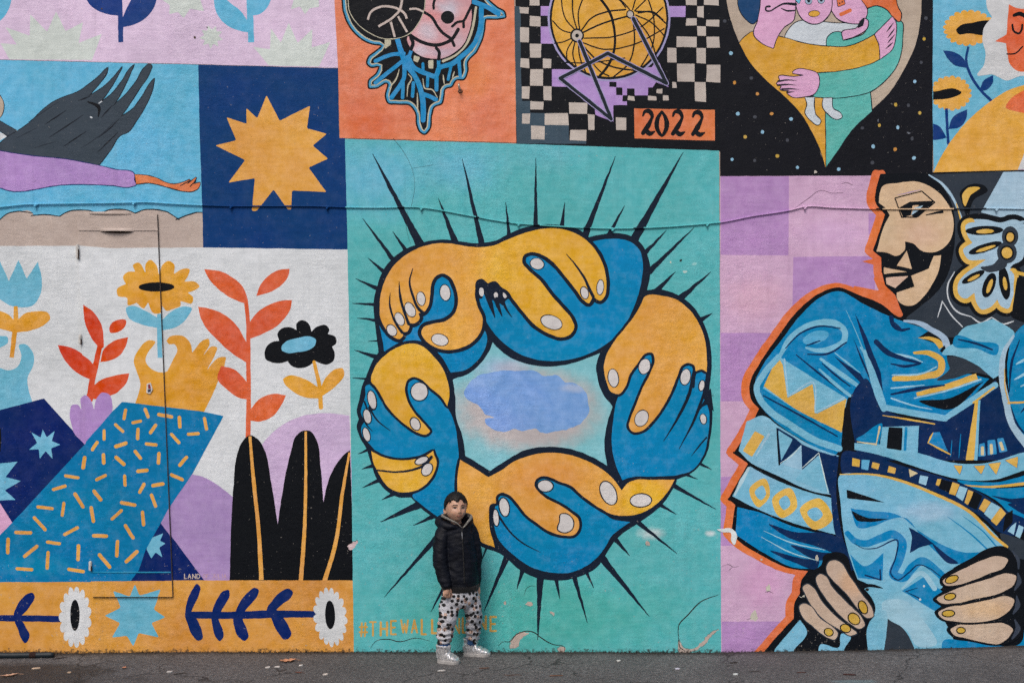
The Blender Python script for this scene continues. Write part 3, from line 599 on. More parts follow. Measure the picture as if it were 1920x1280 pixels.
for s in ('852,1462 868,1465 880,1480 850,1490', '1390,1030 1405,1020 1400,1055', '1640,1130 1680,1140 1715,1110 1660,1155'): po('c3b9ae' if s[0] == '8' else '6c7078', '@t5 ' + s)
# ================================================================== PANEL: white-haired face and sunflowers
panel('mural_panel', 'light blue panel with sunflowers and a white-haired face')
po('gsky', '@p 1751,-420 2500,-420 2500,318 1920,318 1750,324 1748,200', r=0)
motif('painted_sunflower'); T('t6'); scallop('gor', 962, 200, 172, 122, 20, .09, -4); so('blkf', '@t6 873,220 900,185 980,165 1130,162 1130,235 950,240 890,242')
li('gnav', [16, 20, 20], '@t6 960,332 945,430 980,540 1040,630 1125,718', False); so('gnav', '@t6 783,358* 860,370 930,420 952,484* 860,460 810,410'); so('gnav', '@t6 1038,645* 1070,570 1137,533* 1130,590 1080,640')
CLIP[0] = 1749
motif('painted_sunflower'); T('t6'); scallop('gor', 836, 660, 142, 118, 19, .09); so('blkf', '@t6 640,650 720,648 880,634 912,655 860,686 720,705 640,705')
li('gnav', 20, '@t6 805,768 812,900 820,1022', False); so('gnav', '@t6 818,914* 850,830 952,773* 945,840 900,900'); so('gnav', '@t6 650,880 750,890 807,972* 760,985 650,970')
CLIP[0] = -9999
motif('painted_white_hair'); so('gwht', '@t6 1085,-300* 1085,-50 1095,70 1127,125* 1070,200 1060,290 1080,370 1070,460 1023,532 1130,530 1230,570 1330,540 1500,560 1700,400 1700,-300*')
motif('painted_face'); so('grd', '@t6 1245,35* 1300,60 1400,70 1700,100* 1700,480* 1400,500 1310,505 1250,450 1235,380 1225,310* 1148,295* 1230,245*')
li('blkf', 10, '@t6 1232,385 1290,380 1342,333'); li('blkf', 14, '@t6 1270,178 1283,225 1318,238 1335,215 1340,178'); li('blkf', [22, 30, 30], '@t6 1283,112 1320,100 1370,122')
motif('painted_shoulder'); so('gor', '@t6 712,1220* 760,1120 850,980 960,850 1100,730 1230,645 1400,590 1900,560* 1900,1215*'); so('grd', '@t6 1224,760 1260,700 1355,640 1500,610 1500,780 1290,787'); po('gwht', '@t6 1308,1200 1360,1070 1500,1000 1700,1000 1700,1200')
# ================================================================== PANEL: teal with the ring of hands
panel('mural_panel', 'teal panel with a ring of gold and blue hands')
po('teal', '@p 647,261 968,270 1348,283 1350,700 1352,1262 664,1262 658,800 652,468', r=0)
motif('painted_rays')
for t, items in (('v1', ((315, 155, 785, 1055, 92), (215, 800, 515, 1205, 52), (515, 930, 635, 1105, 46), (970, 600, 1135, 1025, 72), (1210, 205, 1400, 1030, 66), (1645, 640, 1675, 955, 44))),
                 ('v2', ((75, 190, 75, 840, 50), (357, 625, 330, 850, 50), (850, 175, 560, 930, 68), (940, 655, 790, 930, 52), (1505, 140, 1040, 970, 92), (1345, 895, 1150, 1100, 50), (1615, 865, 1200, 1275, 58))),
                 ('v3', ((185, 295, 320, 410, 45), (80, 470, 260, 550, 46), (50, 680, 245, 690, 36), (95, 805, 250, 825, 34), (185, 1005, 270, 1000, 22), (70, 1080, 255, 1140, 50))),
                 ('w9', ((425, 270, 110, 590, 110), (1030, 275, 540, 700, 120), (1055, 980, 880, 1080, 100))),
                 ('v5', ((870, 745, 835, 745, 12), (855, 1212, 785, 1175, 26), (755, 1270, 700, 1245, 26))),
                 ('v6', ((40, 315, 135, 320, 20), (75, 820, 140, 795, 26), (105, 920, 165, 900, 32), (105, 1045, 215, 995, 34), (235, 1125, 305, 1090, 32), (225, 1272, 465, 1165, 56))),
                 ('w1', ((620, 112, 775, 38, 46), (370, 722, 800, 235, 50), (768, 848, 880, 640, 36), (1222, 848, 1412, 400, 54), (1205, 408, 1238, 315, 26), (1505, 655, 1548, 510, 46))),
                 ('v7', ((2095, 560, 1775, 380, 40), (1785, 600, 1665, 528, 38), (1790, 905, 1490, 665, 40), (1422, 922, 1300, 785, 50), (1950, 325, 1850, 285, 30))),
                 ('w2', ((1240, 728, 880, 285, 60), (805, 505, 750, 385, 34), (757, 778, 655, 425, 42), (541, 592, 513, 440, 42), (368, 912, 388, 420, 62)))):
    for a in items: T(t); spike(a[:2], a[2:4], a[4])
motif('painted_ring_outline')
so('dark', '@p 700,674 710,660* 706,630 702,595 701,564 707,538 716,512 735,486 759,468 792,456 825,451.7 858,452.8 886,456 908,455 930,450.6 954,438.6 990,425 1019,421 1057,424 1090,433 1104,445* 1125,440 1154,437 1183,443 1200,454.6 1212,474 1219,500 1218,520 1213,544* 1228,542 1249,545 1273,554 1294,569 1314.6,597 1329,633 1334,674 1332,710 1328,741* 1335,766 1335,793 1332,817 1326,847 1311,873 1288,891 1269,898* 1259,920 1238,949 1214,968 1192,983 1170,997 1154,1012 1132,1045 1122,1060 1098,1075 1070,1085 1039,1087 1005,1082 974,1067 936,1036 912,1028 893,1019 850,998 819,974 790,952 771,932* 745,931 723,918 706,896 696,867 686,839 674,817 669,797 672.5,786* 669,769 674,749 678,727 686,707')
motif('painted_sky_hole')
so('skyin', '@v8 510,10* 580,80 700,160 880,220 1050,230 1250,200 1502,108* 1470,200 1475,330 1520,470 1617,600* 1560,780 1540,960 1567,1142* 1400,1050 1200,985 1000,970 800,1005 640,1090 490,1192* 258,1052* 240,900 170,680 165,500 143,350* 300,290 410,190 490,70', amp=.8)
so('cloud', '@v8 245,490 290,400 390,310 500,285 620,265 760,270 890,270 1010,320 1100,310 1180,370 1290,400 1360,460 1392,560 1395,660 1340,740 1220,800 1100,825 960,840 900,800 780,830 720,805 620,830 500,800 450,760 440,720 530,700 440,660 390,600 310,550', amp=2.5)
motif('painted_blue_hand'); so('hblue', '@v3 278,835 300,950 322,1092* 470,1010 620,1000 800,1120 892,1272* 1000,1255 1100,1190 1180,1080 1203,960 1160,870 1080,600 700,420 420,720')
so('hblue', '@v4 150,570 165,660 230,820 300,930 400,1030 540,1120 700,1167 850,1172 1000,1150 1160,1090 1300,1000 1400,900 1470,780 1540,600 1572,450 1577,330 1552,230 1490,165 1380,130 1270,130 1155,150 1000,250 500,300 300,450 200,480')
so('dark', '@v4 140,620 142,520 185,470 228,488 250,515* 290,490 325,525 345,548* 380,540 420,580 470,660 440,640 400,660 380,700 350,680 330,720 300,660 260,640 230,610 215,600 200,640 175,640')
for x, y, a, b_ in ((196, 583, 21, 38), (320, 610, 18, 27), (397, 605, 17, 30)): T('v4'); el('nail', x, y, a, b_, -5)
for w, s in (([50, 40, 8], '240,590 275,690 310,800'), ([30, 30, 8], '325,640 345,720 372,790'), ([26, 20, 6], '375,650 410,730 455,797'), ([34, 30, 20], '160,520 155,600 180,700')): li('dark', w, '@v4 ' + s)
motif('painted_gold_hand'); so('gold', '@v3 285,690 290,800 330,890 400,965 455,985 482,955 475,925* 520,920 537,880 530,850* 585,850 627,800 615,765* 657,756 700,700 715,620 725,520 760,450 820,425 885,455 935,550 955,660 930,760 850,830 720,860 660,885 640,930 670,990 750,1050 850,1078 980,1060 1100,990 1155,900 1165,810 1120,700 1100,560 1120,480 1160,470 1210,510* 1270,490 1330,545* @v4 400,560 480,660 560,760 650,860 790,945 880,970 960,940 990,880 965,810 900,730 800,620 700,490 590,390 545,330 560,265 620,242 710,262 800,320 900,430 1010,570 1070,650 1115,680 1140,640 1150,610* 1170,635 1215,655 1250,620 1265,540 1255,420 1220,310 1160,210 1080,130 960,65 850,40 700,45 560,80 430,130 300,185 180,200 0,180 @v3 860,165 700,180 560,235 430,330 340,460 295,590', ('dark', 62))
for w, s in (([6, 18, 18, 26], '375,590 370,680 395,790 440,880 478,930'), ([6, 22, 22, 28], '450,495 460,620 490,740 533,855'), ([8, 18, 22, 28], '566,385 540,490 570,620 620,730 656,762')): li('dark', w, '@v3 ' + s)
li('dark', [6, 16, 22, 28], '@v4 922,260 1000,350 1080,470 1130,580 1152,622')
NO = ('dark', 14)
for x, y, a, b_, r_ in ((387, 910, 36, 50, -35), (455, 815, 34, 56, -25), (545, 735, 38, 63, -25), (638, 640, 33, 57, -8), (845, 588, 42, 66, -8), (800, 992, 70, 46, 15)): T('v3'); el('nail', x, y, a, b_, r_, NO)
for x, y, a, b_, r_ in ((672, 342, 58, 44, 15), (795, 842, 92, 54, 20), (1078, 590, 30, 50, -15), (1213, 543, 27, 62, 5)): T('v4'); el('nail', x, y, a, b_, r_, NO)
motif('painted_blue_hand'); so('hblue', '@v5 250,800 330,620 460,480 700,540 825,590 822,640 800,750 830,810 832,1000 800,1130 740,1210 640,1245 500,1255 350,1260 292,1278* 250,1180 225,1050 235,900', ('dark', 10))
po('dark', '@v5 845,700 830,735 795,800 770,850 800,815 835,800 870,850 850,700')
for w, s in (([20, 22, 16, 4], '745,590 712,740 640,890 553,1032'), ([16, 18, 12, 4], '812,720 745,900 650,1082'), ([10, 10, 3], '822,1010 780,1060 728,1125'), ([16, 16], '755,592 745,640 740,690'), ([8, 14, 8], '825,600 815,680 795,760')): li('dark', w, '@v5 ' + s)
motif('painted_gold_hand'); so('gold', '@v5 430,125 560,120 640,145 720,210 780,300 815,400 825,500 825,597* 790,580 755,592* 745,555 710,540 670,555 640,620 600,720 540,830 480,910 420,965 365,975 335,945 345,890 380,800 420,700 470,600 495,520 480,475 440,480 390,540 340,610 310,690 270,735 225,725 190,650 175,580 185,510 230,420 300,330 370,240 410,170', ('dark', 34))
for x, y, a, b_, r_ in ((235, 635, 31, 55, -8), (432, 562, 34, 47, 15), (690, 628, 30, 49, 12), (793, 682, 16, 32, 10), (803, 893, 18, 30, -10), (413, 888, 38, 51, 25)): T('v5'); el('nail', x, y, a, b_, r_, ('dark', 11))
motif('painted_blue_hand'); so('hblue', '@v6 130,365 170,355 220,420 300,540 400,640 480,690 560,690 540,640 400,440 420,320 560,380 672,510 720,620 740,740 747,850 735,960 728,1080 720,1200 650,1270* 520,1172 440,1095 520,1040 590,960 610,860 580,800 500,830 400,855 300,850 220,820 150,750 105,700 100,640 120,605* 95,540 110,480 125,430')
li('dark', [14, 10, 4], '@v6 150,510 200,590 290,665'); li('dark', [14, 10, 4], '@v6 118,598 140,635 172,668'); li('dark', 12, '@v6 118,470 150,530 190,520')
motif('painted_gold_hand'); so('yhand', '@v6 165,340 180,260 250,170 340,110 430,85 500,100 570,160 640,250 675,340 685,430 672,502* 630,440 560,380 500,325 450,308 410,325 390,380 400,450 440,530 490,590 535,640 555,670 530,690 480,680 400,630 330,570 270,500 230,430 195,375', ('dark', 34))
so('yhand', '@v6 165,800* 230,835 330,860 430,858 520,835 577,800* 582,822 600,860 590,930 540,1010 480,1055 400,1075 310,1060 250,1010 210,940 180,880', ('dark', 34)); li('dark', [12, 12, 16, 22], '@v6 205,928 330,940 440,925 530,885 565,840')
for x, y, a, b_, r_ in ((170, 460, 25, 60, -12), (138, 570, 23, 46, -12), (133, 690, 20, 44, -15), (485, 405, 54, 58, 0), (458, 620, 28, 42, -25), (500, 863, 44, 20, -22), (537, 923, 30, 42, 35)): T('v6'); el('nail', x, y, a, b_, r_, ('dark', 14))
motif('painted_blue_hand'); so('hblue', '@v7 375,520 400,460 480,470 620,620 800,750 1000,770 1030,690 900,560 700,420 700,330 880,350 1060,470 1190,570 1300,640 1425,658* 1350,710 1280,770 1220,870 1140,960 1050,1020 930,1057 800,1052 650,1010 530,930 440,850 380,760 358,650')
li('dark', [20, 14, 12, 4], '@v7 395,610 480,730 580,820 722,895')
motif('painted_gold_hand'); so('gold', '@v7 95,172* 210,240 315,307* 400,265 520,185 640,140 780,118 930,130 1060,170 1180,230 1290,320 1360,412* 1400,360 1450,335 1600,330 1773,328* 1720,420 1640,510 1530,580 1400,610 1290,600 1180,545 1060,460 950,370 880,345 800,310 740,300 690,325 675,370 710,425 780,480 870,525 960,585 1020,640 1025,700 985,760 920,765 800,735 700,670 600,590 540,510 480,450 420,430 380,455 375,512* 335,522 320,600 330,720 367,857* 290,830 220,790 150,740 100,640 80,500 75,300', ('dark', 44))
for x, y, a, b_, r_ in ((762, 377, 57, 42, 5), (440, 542, 36, 70, -10), (375, 625, 20, 62, -5), (1255, 432, 55, 94, -25), (1508, 490, 80, 48, -3)): T('v7'); el('nail', x, y, a, b_, r_, ('dark', 18))
so('nail', '@v7 885,600 930,600 980,660 970,710 920,740 860,715 875,660', ('dark', 18))
motif('painted_hashtag')
x = 674.0
for i, ch in enumerate('#THEWALLONLINE'):
    w = 13.5 if ch in '#HWN' else (6 if ch == 'I' else 11.5); letter('txt', ch, x + random.uniform(-1, 1), 1166 - i * .85 + random.uniform(-1.5, 1.5), w * random.uniform(.88, 1.05), 26 + random.uniform(-3, 2), random.uniform(3.2, 4.4)); x += w + 7.05
motif('wall_damage')
for s in ('150,925 200,870 270,845 300,850 230,910 215,960 150,980', '1470,990 1475,910 1500,960 1560,985 1640,950 1700,870 1780,825 1720,890 1650,970 1540,1012 1480,1015', '520,975 580,975 575,1015 530,1005', '275,640 300,615 330,625 290,650', '1215,150 1240,150 1240,180 1215,175', '100,620 120,610 115,640', '470,700 495,710 490,730'): so('plaster', '@w2 ' + s, ('5d7a74', 4), amp=3.2)  # dark rim painted round each patch as the shade of a recessed edge
for w, s in ((8, '60,960 90,930 150,925 200,870 270,845 330,850 400,900 480,945 580,975 570,1015'), (9, '1780,560 1650,610 1540,720 1475,790 1470,920'), (4, '260,560 280,510 320,490 355,495'), (7, '1475,905 1480,970 1520,1000')): li('crack_and_shade', [w * .4, w, w, w * .4], '@w2 ' + s)
li('crack_and_shade', [3, 9, 7, 3], '@w1 250,1160 300,1100 400,1085 500,1105 640,1075 760,1100'); so('lilp', '@w1 55,290 90,260 140,240 120,290 75,320', ('crack_and_shade', 5), amp=1.5)  # crack line; the peeled patch gets a dark rim painted as recess shade
li('crack_and_shade', [4, 3, 2, 4], '@v1 520,0 620,130 690,260 735,430 725,560 700,680'); li('crack_and_shade', [2, 3, 2], '@v1 660,730 650,880 690,1050'); li('crack_and_shade', [2, 3], '@v1 700,300 800,285 920,265')
for s in ('500,60 540,60 520,95 490,100', '700,150 780,110 790,125 720,160'): so('crack_and_shade' if s[0] == '5' else '8fc9c6', '@w9 ' + s)
so('b9cfc8', '@w9 545,250 580,250 630,262 590,285 560,290', amp=2); so('c9c6b2', '@w9 325,90 350,95 345,130 330,120', amp=2)
# ================================================================== PANEL: pink checks with an embroidered figure
panel('mural_panel', 'pink and purple checked panel with a cubist figure in embroidered blue')
po('kpink', '@p 1350,331 1748,329 1920,318 2500,318 2500,1262 1352,1262 1350,700', r=0)
motif('painted_squares')
for s in ('1351,331 1479,331 1478,479 1351,478', '1487,482 1640,480 1640,600 1485,600', '1351,624 1460,624 1460,751 1351,752', '1351,893 1400,893 1400,1022 1351,1022', '1353,1164 1470,1164 1450,1262 1353,1262', '1628,400 1660,400 1650,440 1628,440'): po('kpurp', '@p ' + s, r=1)
motif('painted_figure_outline')
FIG = '@w6 200,66* 165,200 160,270 235,370* 145,640* 205,690* 210,800* 235,900* 310,970* 370,1120* @w7 1250,260 1100,180 950,120 800,70 680,110 540,220 400,400 270,590 205,720 210,830 265,900* 190,1050 98,1195* @x1 265,295* 108,572* 162,622* 130,850* 190,910 380,1030 600,1130 745,1150* @x3 690,460 680,560* 640,630 630,760* 500,900 380,1040* 360,1200*'
Q = curve(pts(FIG), False); ribbon('kor', [Vector((1651, 327))] + Q, 17, False, True); Q2 = [a + Vector((-8, 0)) for a in Q]; ribbon('kor', Q2, 15)
po('kor', '@w6 205,690 60,720 200,760 150,850 190,940 0,905 0,960 200,1050 370,1120 320,960', r=1); po('kor', '@x1 745,1150 640,1180 560,1150 600,1130', r=1)
P = Q + [Vector((2500, 1262)), Vector((2500, 319)), Vector((1920, 319))]; fill('kblk', P)
motif('painted_backdrop'); so('slate', '@w6 560,72* 1300,40* 3600,40* 3600,1250* 700,1290* 400,1140 480,1075 650,920 760,520 720,250 640,130')
po('kgl', '@w6 1122,52 3600,30 3600,380 1400,395 1200,415 953,355'); so('kblk', '@w6 795,210 860,152 990,162 1003,180 900,262 852,392 815,290'); so('koch', '@w6 815,220 860,170 948,170 880,222 835,308')
motif('painted_face'); so('skin', '@w6 215,160 330,135 480,125 580,165 670,240 730,340 750,460 725,560 660,630 580,655 500,635 450,590 385,572* 385,630 320,680 250,655 172,647* 240,430 272,375* 235,320 188,282* 195,210')
so('skin', '@w6 600,680* 655,673* 640,780 590,890 520,990 440,1050 370,1045 325,1000 322,955* 457,910* 430,830* 562,775*'); po('skin', '@w6 225,765 400,800 225,815'); po('skin', '@w6 397,640 437,778 322,755'); po('d9b7a0', '@w6 240,842 412,830 310,920 245,890')
li('kblk', 9, '@w6 310,247 510,195* 608,280* 470,390* 360,390* 310,250'); po('kblk', '@w6 340,320 420,275 530,270 608,268 545,335 480,392 430,380 490,300 440,300 430,375 370,388'); po('kgl', '@w6 450,322 522,302 480,345 430,377'); li('kblk', [6, 22], '@w6 540,375 600,362 672,347', False); li('b39ac0', [3, 8, 3], '@w6 330,225 420,205 500,185')
li('kgl', [10, 22, 18, 8], '@w6 565,75 650,130 740,240 790,350 830,450'); li('koch', [8, 14, 14], '@w6 770,290 800,400 820,500 880,570')
motif('painted_lace_flower')
P = curve(pts('@w6 840,450 960,425 1100,450 1220,430 1275,470 1262,600 1250,690 1170,740 1140,780* 1190,800 1200,900 1190,1000 1150,1075 1110,1060 1075,1008* 1030,1060 960,1080 920,1030 905,958* 830,1000 790,970 780,900 830,820 900,770 990,708* 850,700 820,640 890,580* 860,540'), True)
ribbon('kblk', P, 30, True); i0 = min(range(len(P)), key=lambda i: (P[i] - Vector((1897, 512))).length); ribbon('kgl', P, 10, True); ribbon('koch', P[i0:] + P[:6], 17); fill('kgl', P); li('kgl', 16, '@w6 1195,440 1300,430 1330,520 1270,600')
T('w6')
for x, y, a, b_, r_, a2, b2 in ((980, 490, 142, 34, -2, 66, 17), (985, 620, 130, 31, -18, 76, 13), (895, 838, 95, 28, -28, 52, 13), (1015, 900, 44, 96, 20, 17, 56), (1130, 880, 40, 128, -8, 15, 50)): el('kblk', x, y, a, b_, r_); el('koch', x + 4, y + 6, a2, b2, r_)
el('slate', 1172, 535, 62, 76); el('slate', 1148, 655, 74, 82); so('slate', '@w6 1100,690 1050,740 950,770 1000,800 1150,740'); T('w6'); el('kblk', 1172, 540, 40, 48); el('koch', 1172, 540, 28, 35); el('kblk', 1148, 657, 52, 54); el('koch', 1148, 657, 40, 41)
li('lwht', [6, 12, 10, 12, 8], '@w6 755,800 705,900 710,1000 780,1100 880,1135* 950,1180 1035,1140* 1120,1190 1195,1170'); li('lwht', [5, 11, 8], '@w6 630,1140 665,1020* 730,1120 815,1210')
li('koch', 26, '@w6 1200,800 1300,825'); po('kblk', '@w6 1225,840 1290,840 1280,1180 1180,1140')
# ---- blue embroidered jacket
motif('painted_jacket')
so('kblue', '@w7 800,95 690,135 560,250 420,430 300,590 240,720 245,830 300,910 380,990 560,1110 800,1205 830,1150 835,950 900,800 1100,900 1280,920 @w8 650,950 1000,640* 880,610 700,560 640,380* 430,312* 525,252* 310,182 200,140 0,45')
li('klt', [24, 40, 44, 44, 40, 40, 16], '@w7 405,545 480,420 580,345 700,310 800,320 852,370 850,430 780,480 660,500 590,482'); T('w7'); el('5aa9cf', 655, 412, 92, 42, -18)
for w, s in ((13, '448,485 540,390 680,335 822,350'), (15, '600,527 740,522 865,445'), (12, '590,467 685,435'), (14, '520,530 680,660 840,785'), (14, '700,590 790,670 890,745')): li('knav', [w * .5, w, w * .6], '@w7 ' + s)
po('knav', '@w7 922,243 1000,400 1100,650 1115,780 1060,700'); po('knav', '@w7 775,535 960,660 1095,860 1000,760'); po('knav', '@w7 910,410 1010,640 1060,780 960,560')
li('klt', [10, 40, 46], '@w7 960,480 1000,540 1060,700 1115,865'); li('klt', [3, 8], '@w7 862,225 920,350 985,510'); li('klt', [6, 14, 4], '@w7 785,517 960,655'); li('klt', [20, 32, 26], '@w7 690,560 840,670 970,762'); li('klt', [14, 24, 20], '@w7 680,630 800,740 890,810')
po('klt', '@w7 400,540 640,690 870,830 830,1060 560,930 290,760'); po('koch', '@w7 393,540 430,600 460,825 632,730 660,935 865,830 832,1062 560,935 298,745', r=1)
for s in ('440,560 465,815* 635,720 652,925* 850,825',): li('a3cade', 11, '@w7 ' + s)
li('klt', [40, 46, 44], '@w7 400,545 300,660 250,760 265,820 330,905 480,1010 640,1110 815,1172'); li('kblue', 38, '@w7 290,780 520,925 825,1080'); li('knav', [8, 15, 8], '@w7 295,808 520,930 802,1087')
po('kblk', '@w7 925,785 945,870 935,1060 828,1150 850,900'); po('knav', '@w7 930,870 970,765 1105,890 1085,930 930,1080')
# tier two
so('88bdd6', '@x1 255,-45* 190,190* 280,280 500,390 800,520 945,552* 950,300* 990,230* 800,160 520,0 380,-90')
po('koch', '@x1 320,33 397,75 297,237 223,190'); po('knav', '@x1 500,5 640,90 700,140 830,195 990,240 960,560 905,525 830,225 695,345 690,150 520,300'); po('klt', '@x1 507,25 622,100 530,270'); po('klt', '@x1 830,225 700,350 640,420 880,520 915,525')
po('9cc4da', '@x1 692,140 695,345 540,300'); li('cfe0ea', [4, 10, 4], '@x1 700,325 830,207* 905,520'); li('cfe0ea', [3, 9, 3], '@x1 520,290 600,240 690,150'); li('kblk', [10, 14], '@x1 495,10 515,300'); li('a9cbde', [20, 10], '@x1 430,60 330,230'); li('kblk', 12, '@x1 150,203 280,290 500,395 800,525 945,550')
# tier three
so('klt', '@x1 280,315* 138,552* 340,655 620,765 985,865* 945,570* 700,505 450,405'); li('b4d2e2', [20, 34, 16], '@x1 270,330 205,450 160,540')
for a in (('400,412 437,550 350,642 278,490', '378,468 408,540 372,582 318,520'), ('602,488 655,640 530,727 458,575', '570,548 602,620 552,662 512,590'), ('832,568 938,742 800,822 682,650', '812,642 862,700 802,752 738,680')): so('koch', '@x1 ' + a[0]); so('klt', '@x1 ' + a[1])
li('kblk', [16, 18, 14, 8], '@x1 110,575 340,668 620,775 985,872')
# lower sleeve
so('kblue', '@x1 180,640* 165,860* 400,1010 620,1120 845,1132* 1010,960* 990,885* 600,785 350,680')
for s in ('430,775 600,830 990,900 1040,1010 800,950 560,870', '608,948 860,1000 1010,1010 830,1065 700,1010', '440,988 700,1050 835,1075 820,1122 640,1085'): so('knav', '@x1 ' + s)
li('a9d2e6', [3, 10, 4], '@x1 390,828 600,920 880,982'); li('a9d2e6', [3, 10, 5], '@x1 370,878 600,1000 822,1067'); li('knav', [30, 50, 60], '@x1 960,240 950,560 1000,900 1080,1120')
# belly
motif('painted_embroidery'); so('knav', '@w8 0,640 130,850 650,960 1050,650* 1180,950 1290,1160* 1290,1290* -60,1290* -60,700')
li('klt', [30, 44, 46], '@w8 0,420 60,620 130,830 155,880'); li('klt', [46, 56, 50], '@w8 150,865 400,915 645,955* 830,830 1045,690'); li('koch', [6, 16, 10], '@w8 148,932 360,965 560,1000'); li('koch', 16, '@w8 870,830 960,765 1035,710')
so('koch', '@w8 425,312* 540,305 610,335 638,375 600,402* 560,350'); li('koch', [20, 50, 56, 46, 40], '@w8 400,432 520,435 615,500 610,575 480,620 240,640'); li('koch', [34, 46, 50], '@w8 418,765 650,705 900,620', False)
for w, s in (([10, 16, 10], '225,610 480,592 575,545'), ([16, 20, 8], '225,440 380,470 465,505'), ([10, 16], '400,795 640,740 930,645'), ([10, 14, 6], '215,715 480,690'), ([12, 14, 6], '215,795 380,850 540,885')): li('9cc8de', w, '@w8 ' + s)
for w, s in (([40, 44, 30, 16], '95,345 180,425 300,475 450,515'), ([16, 24, 10], '440,520 320,540 215,520'), ([14, 30, 12], '215,765 400,725 640,690'), ([36, 30, 14], '215,150 230,210 290,250 360,240'), ([8, 18, 8], '300,250 240,190')): li('knav', w, '@w8 ' + s)
so('kblk', '@w8 440,820 650,800 960,655* 660,885 540,862'); li('a7bcd2', [16, 40, 46, 60], '@w8 320,178 420,190 540,250 640,320 665,405'); po('kblk', '@w8 640,440 600,420 640,370 660,420')
so('slate', '@w8 660,470 800,480 1020,620 880,590 700,640 580,650 680,560')
so('klt', '@w8 740,300 800,230 900,200 1030,160* 1200,280 1110,420 1090,600 1030,640* 880,520 720,455 620,440 680,375 720,355'); so('kblue', '@w8 722,305 900,340 1075,385 1062,442 900,400 708,362'); li('knav', [10, 20, 14], '@w8 750,325 900,360 1022,407')
so('kblue', '@w8 1190,300 1300,190 1500,150 3000,150* 3000,1150* 1290,1150* 1180,900 1150,700 1150,450'); li('kgl', [20, 46, 56, 56, 60], '@w8 1192,298 1120,420 1098,600 1130,800 1180,1000 1300,1170'); li('knav', [8, 22, 8], '@w8 1240,330 1180,500 1157,742'); li('koch', 16, '@w8 1150,832 1400,822'); li('koch', [4, 12, 8], '@w8 1120,560 1130,740 1160,840')
for s in ('1215,522 1300,475', '1200,645 1320,580', '1250,700 1400,640'): li('9cc8de', [10, 22, 14], '@w8 ' + s)
for s in ('1170,860 1220,1000 1300,1100', '1250,910 1320,830', '1280,640 1400,600'): li('knav', [6, 20, 10], '@w8 ' + s)
so('2d88bb', '@w8 550,1068* 602,1063* 668,1222* 508,1150*'); li('koch', [6, 14, 8], '@w8 548,1070 508,1150* 690,1245'); po('koch', '@w8 885,820 915,810 875,1290 808,1290'); li('klt', [18, 26], '@w8 918,810 890,1290', False); li('kblue', [4, 8, 4], '@w8 700,1130 690,1260'); li('kblue', [4, 10, 4], '@w8 770,1080 755,1270')
for s in ('918,1160 962,1150 968,1255 908,1262', '985,1130 1045,1125 1060,1240 985,1250', '1060,1115 1110,1110 1145,1215 1080,1230'): po('3c93c4', '@w8 ' + s)
for s in ('930,1180 955,1178 955,1250 930,1252', '1000,1160 1025,1158 1030,1240 1005,1245', '1075,1145 1100,1140 1120,1210 1095,1215'): po('d9c79c', '@w8 ' + s)
# belt, skirt
so('klt', '@x2 175,130* 380,140* 400,0* 692,-10* 682,205* 1010,292 1200,292 1540,200 2600,100* 2600,300* 1540,345 1300,420 1040,420 700,330 400,230 178,182*')
po('kblk', '@x2 450,0 562,8 552,188 433,170'); li('kblue', 22, '@x2 590,10 580,180'); so('kblue', '@x2 190,100 250,60 300,20 390,-30 372,140* 240,125'); li('d9c79c', [8, 16], '@x2 200,118 350,140* 378,0')
for s in ('968,305 1042,310 1020,382', '1128,310 1222,305 1190,378', '1243,295 1347,280 1310,383', '1378,265 1484,238 1477,328'): po('koch', '@x2 ' + s, ('kblue', 8))
so('kblue', '@x2 1000,432 1300,442 1700,340 2600,300* 2600,1000* 1540,820 1300,580 1150,500'); li('koch', [6, 20, 26, 20], '@x2 1010,460 1250,478 1540,450 1800,400'); so('knav', '@x2 1275,548 1400,570 1700,600 1700,650 1450,610'); so('knav', '@x2 1405,620 1700,700 1700,760 1500,680'); li('kblk', [6, 20], '@x2 1310,488 1540,470 1700,440')
so('knav', '@x2 88,200 250,212 560,310 900,405 1150,505 1400,672 1560,760 1500,860 1360,850 1200,725 950,580 650,450 400,378 78,368')
for k, s in (('koch', '160,245 222,260 215,320 158,310'), ('5fadd2', '235,260 298,265 285,345 230,335'), ('koch', '320,280 380,295 365,340 310,325'), ('koch', '450,310 510,330 500,375 440,360'), ('d9c79c', '608,333 684,370 620,402'), ('9cc8de', '700,385 767,395 747,467 690,447'), ('koch', '840,415 877,415 852,472 825,462'), ('kblk', '870,415 960,440 930,525 850,490'), ('koch', '960,440 1017,460 982,547 930,532'), ('9cc8de', '1017,470 1080,490 1040,592 985,552'),
             ('koch', '1085,500 1132,520 1082,622 1055,602'), ('kblk', '1130,510 1200,550 1150,660 1085,630'), ('koch', '1215,570 1267,600 1212,682 1170,652'), ('9cc8de', '1270,600 1342,640 1272,742 1210,692'), ('koch', '1345,640 1387,690 1312,787 1265,747'), ('9cc8de', '1430,790 1470,760 1450,860 1400,830'), ('9cc8de', '1490,780 1530,800 1500,890 1460,870')): po(k, '@x2 ' + s, r=.8)
po('kblk', '@x2 1380,700 1440,660 1440,760 1360,840'); so('slate', '@x2 1340,850 1460,880 1600,960 1560,1080 1430,1000')
motif('painted_skirt'); so('klt', '@x2 60,385 250,378 480,412 700,472 900,562 1080,662 1250,802 1395,965* 1210,1010 1000,1110 870,1290* 700,1340 400,1300 200,1215* 120,980 65,600')
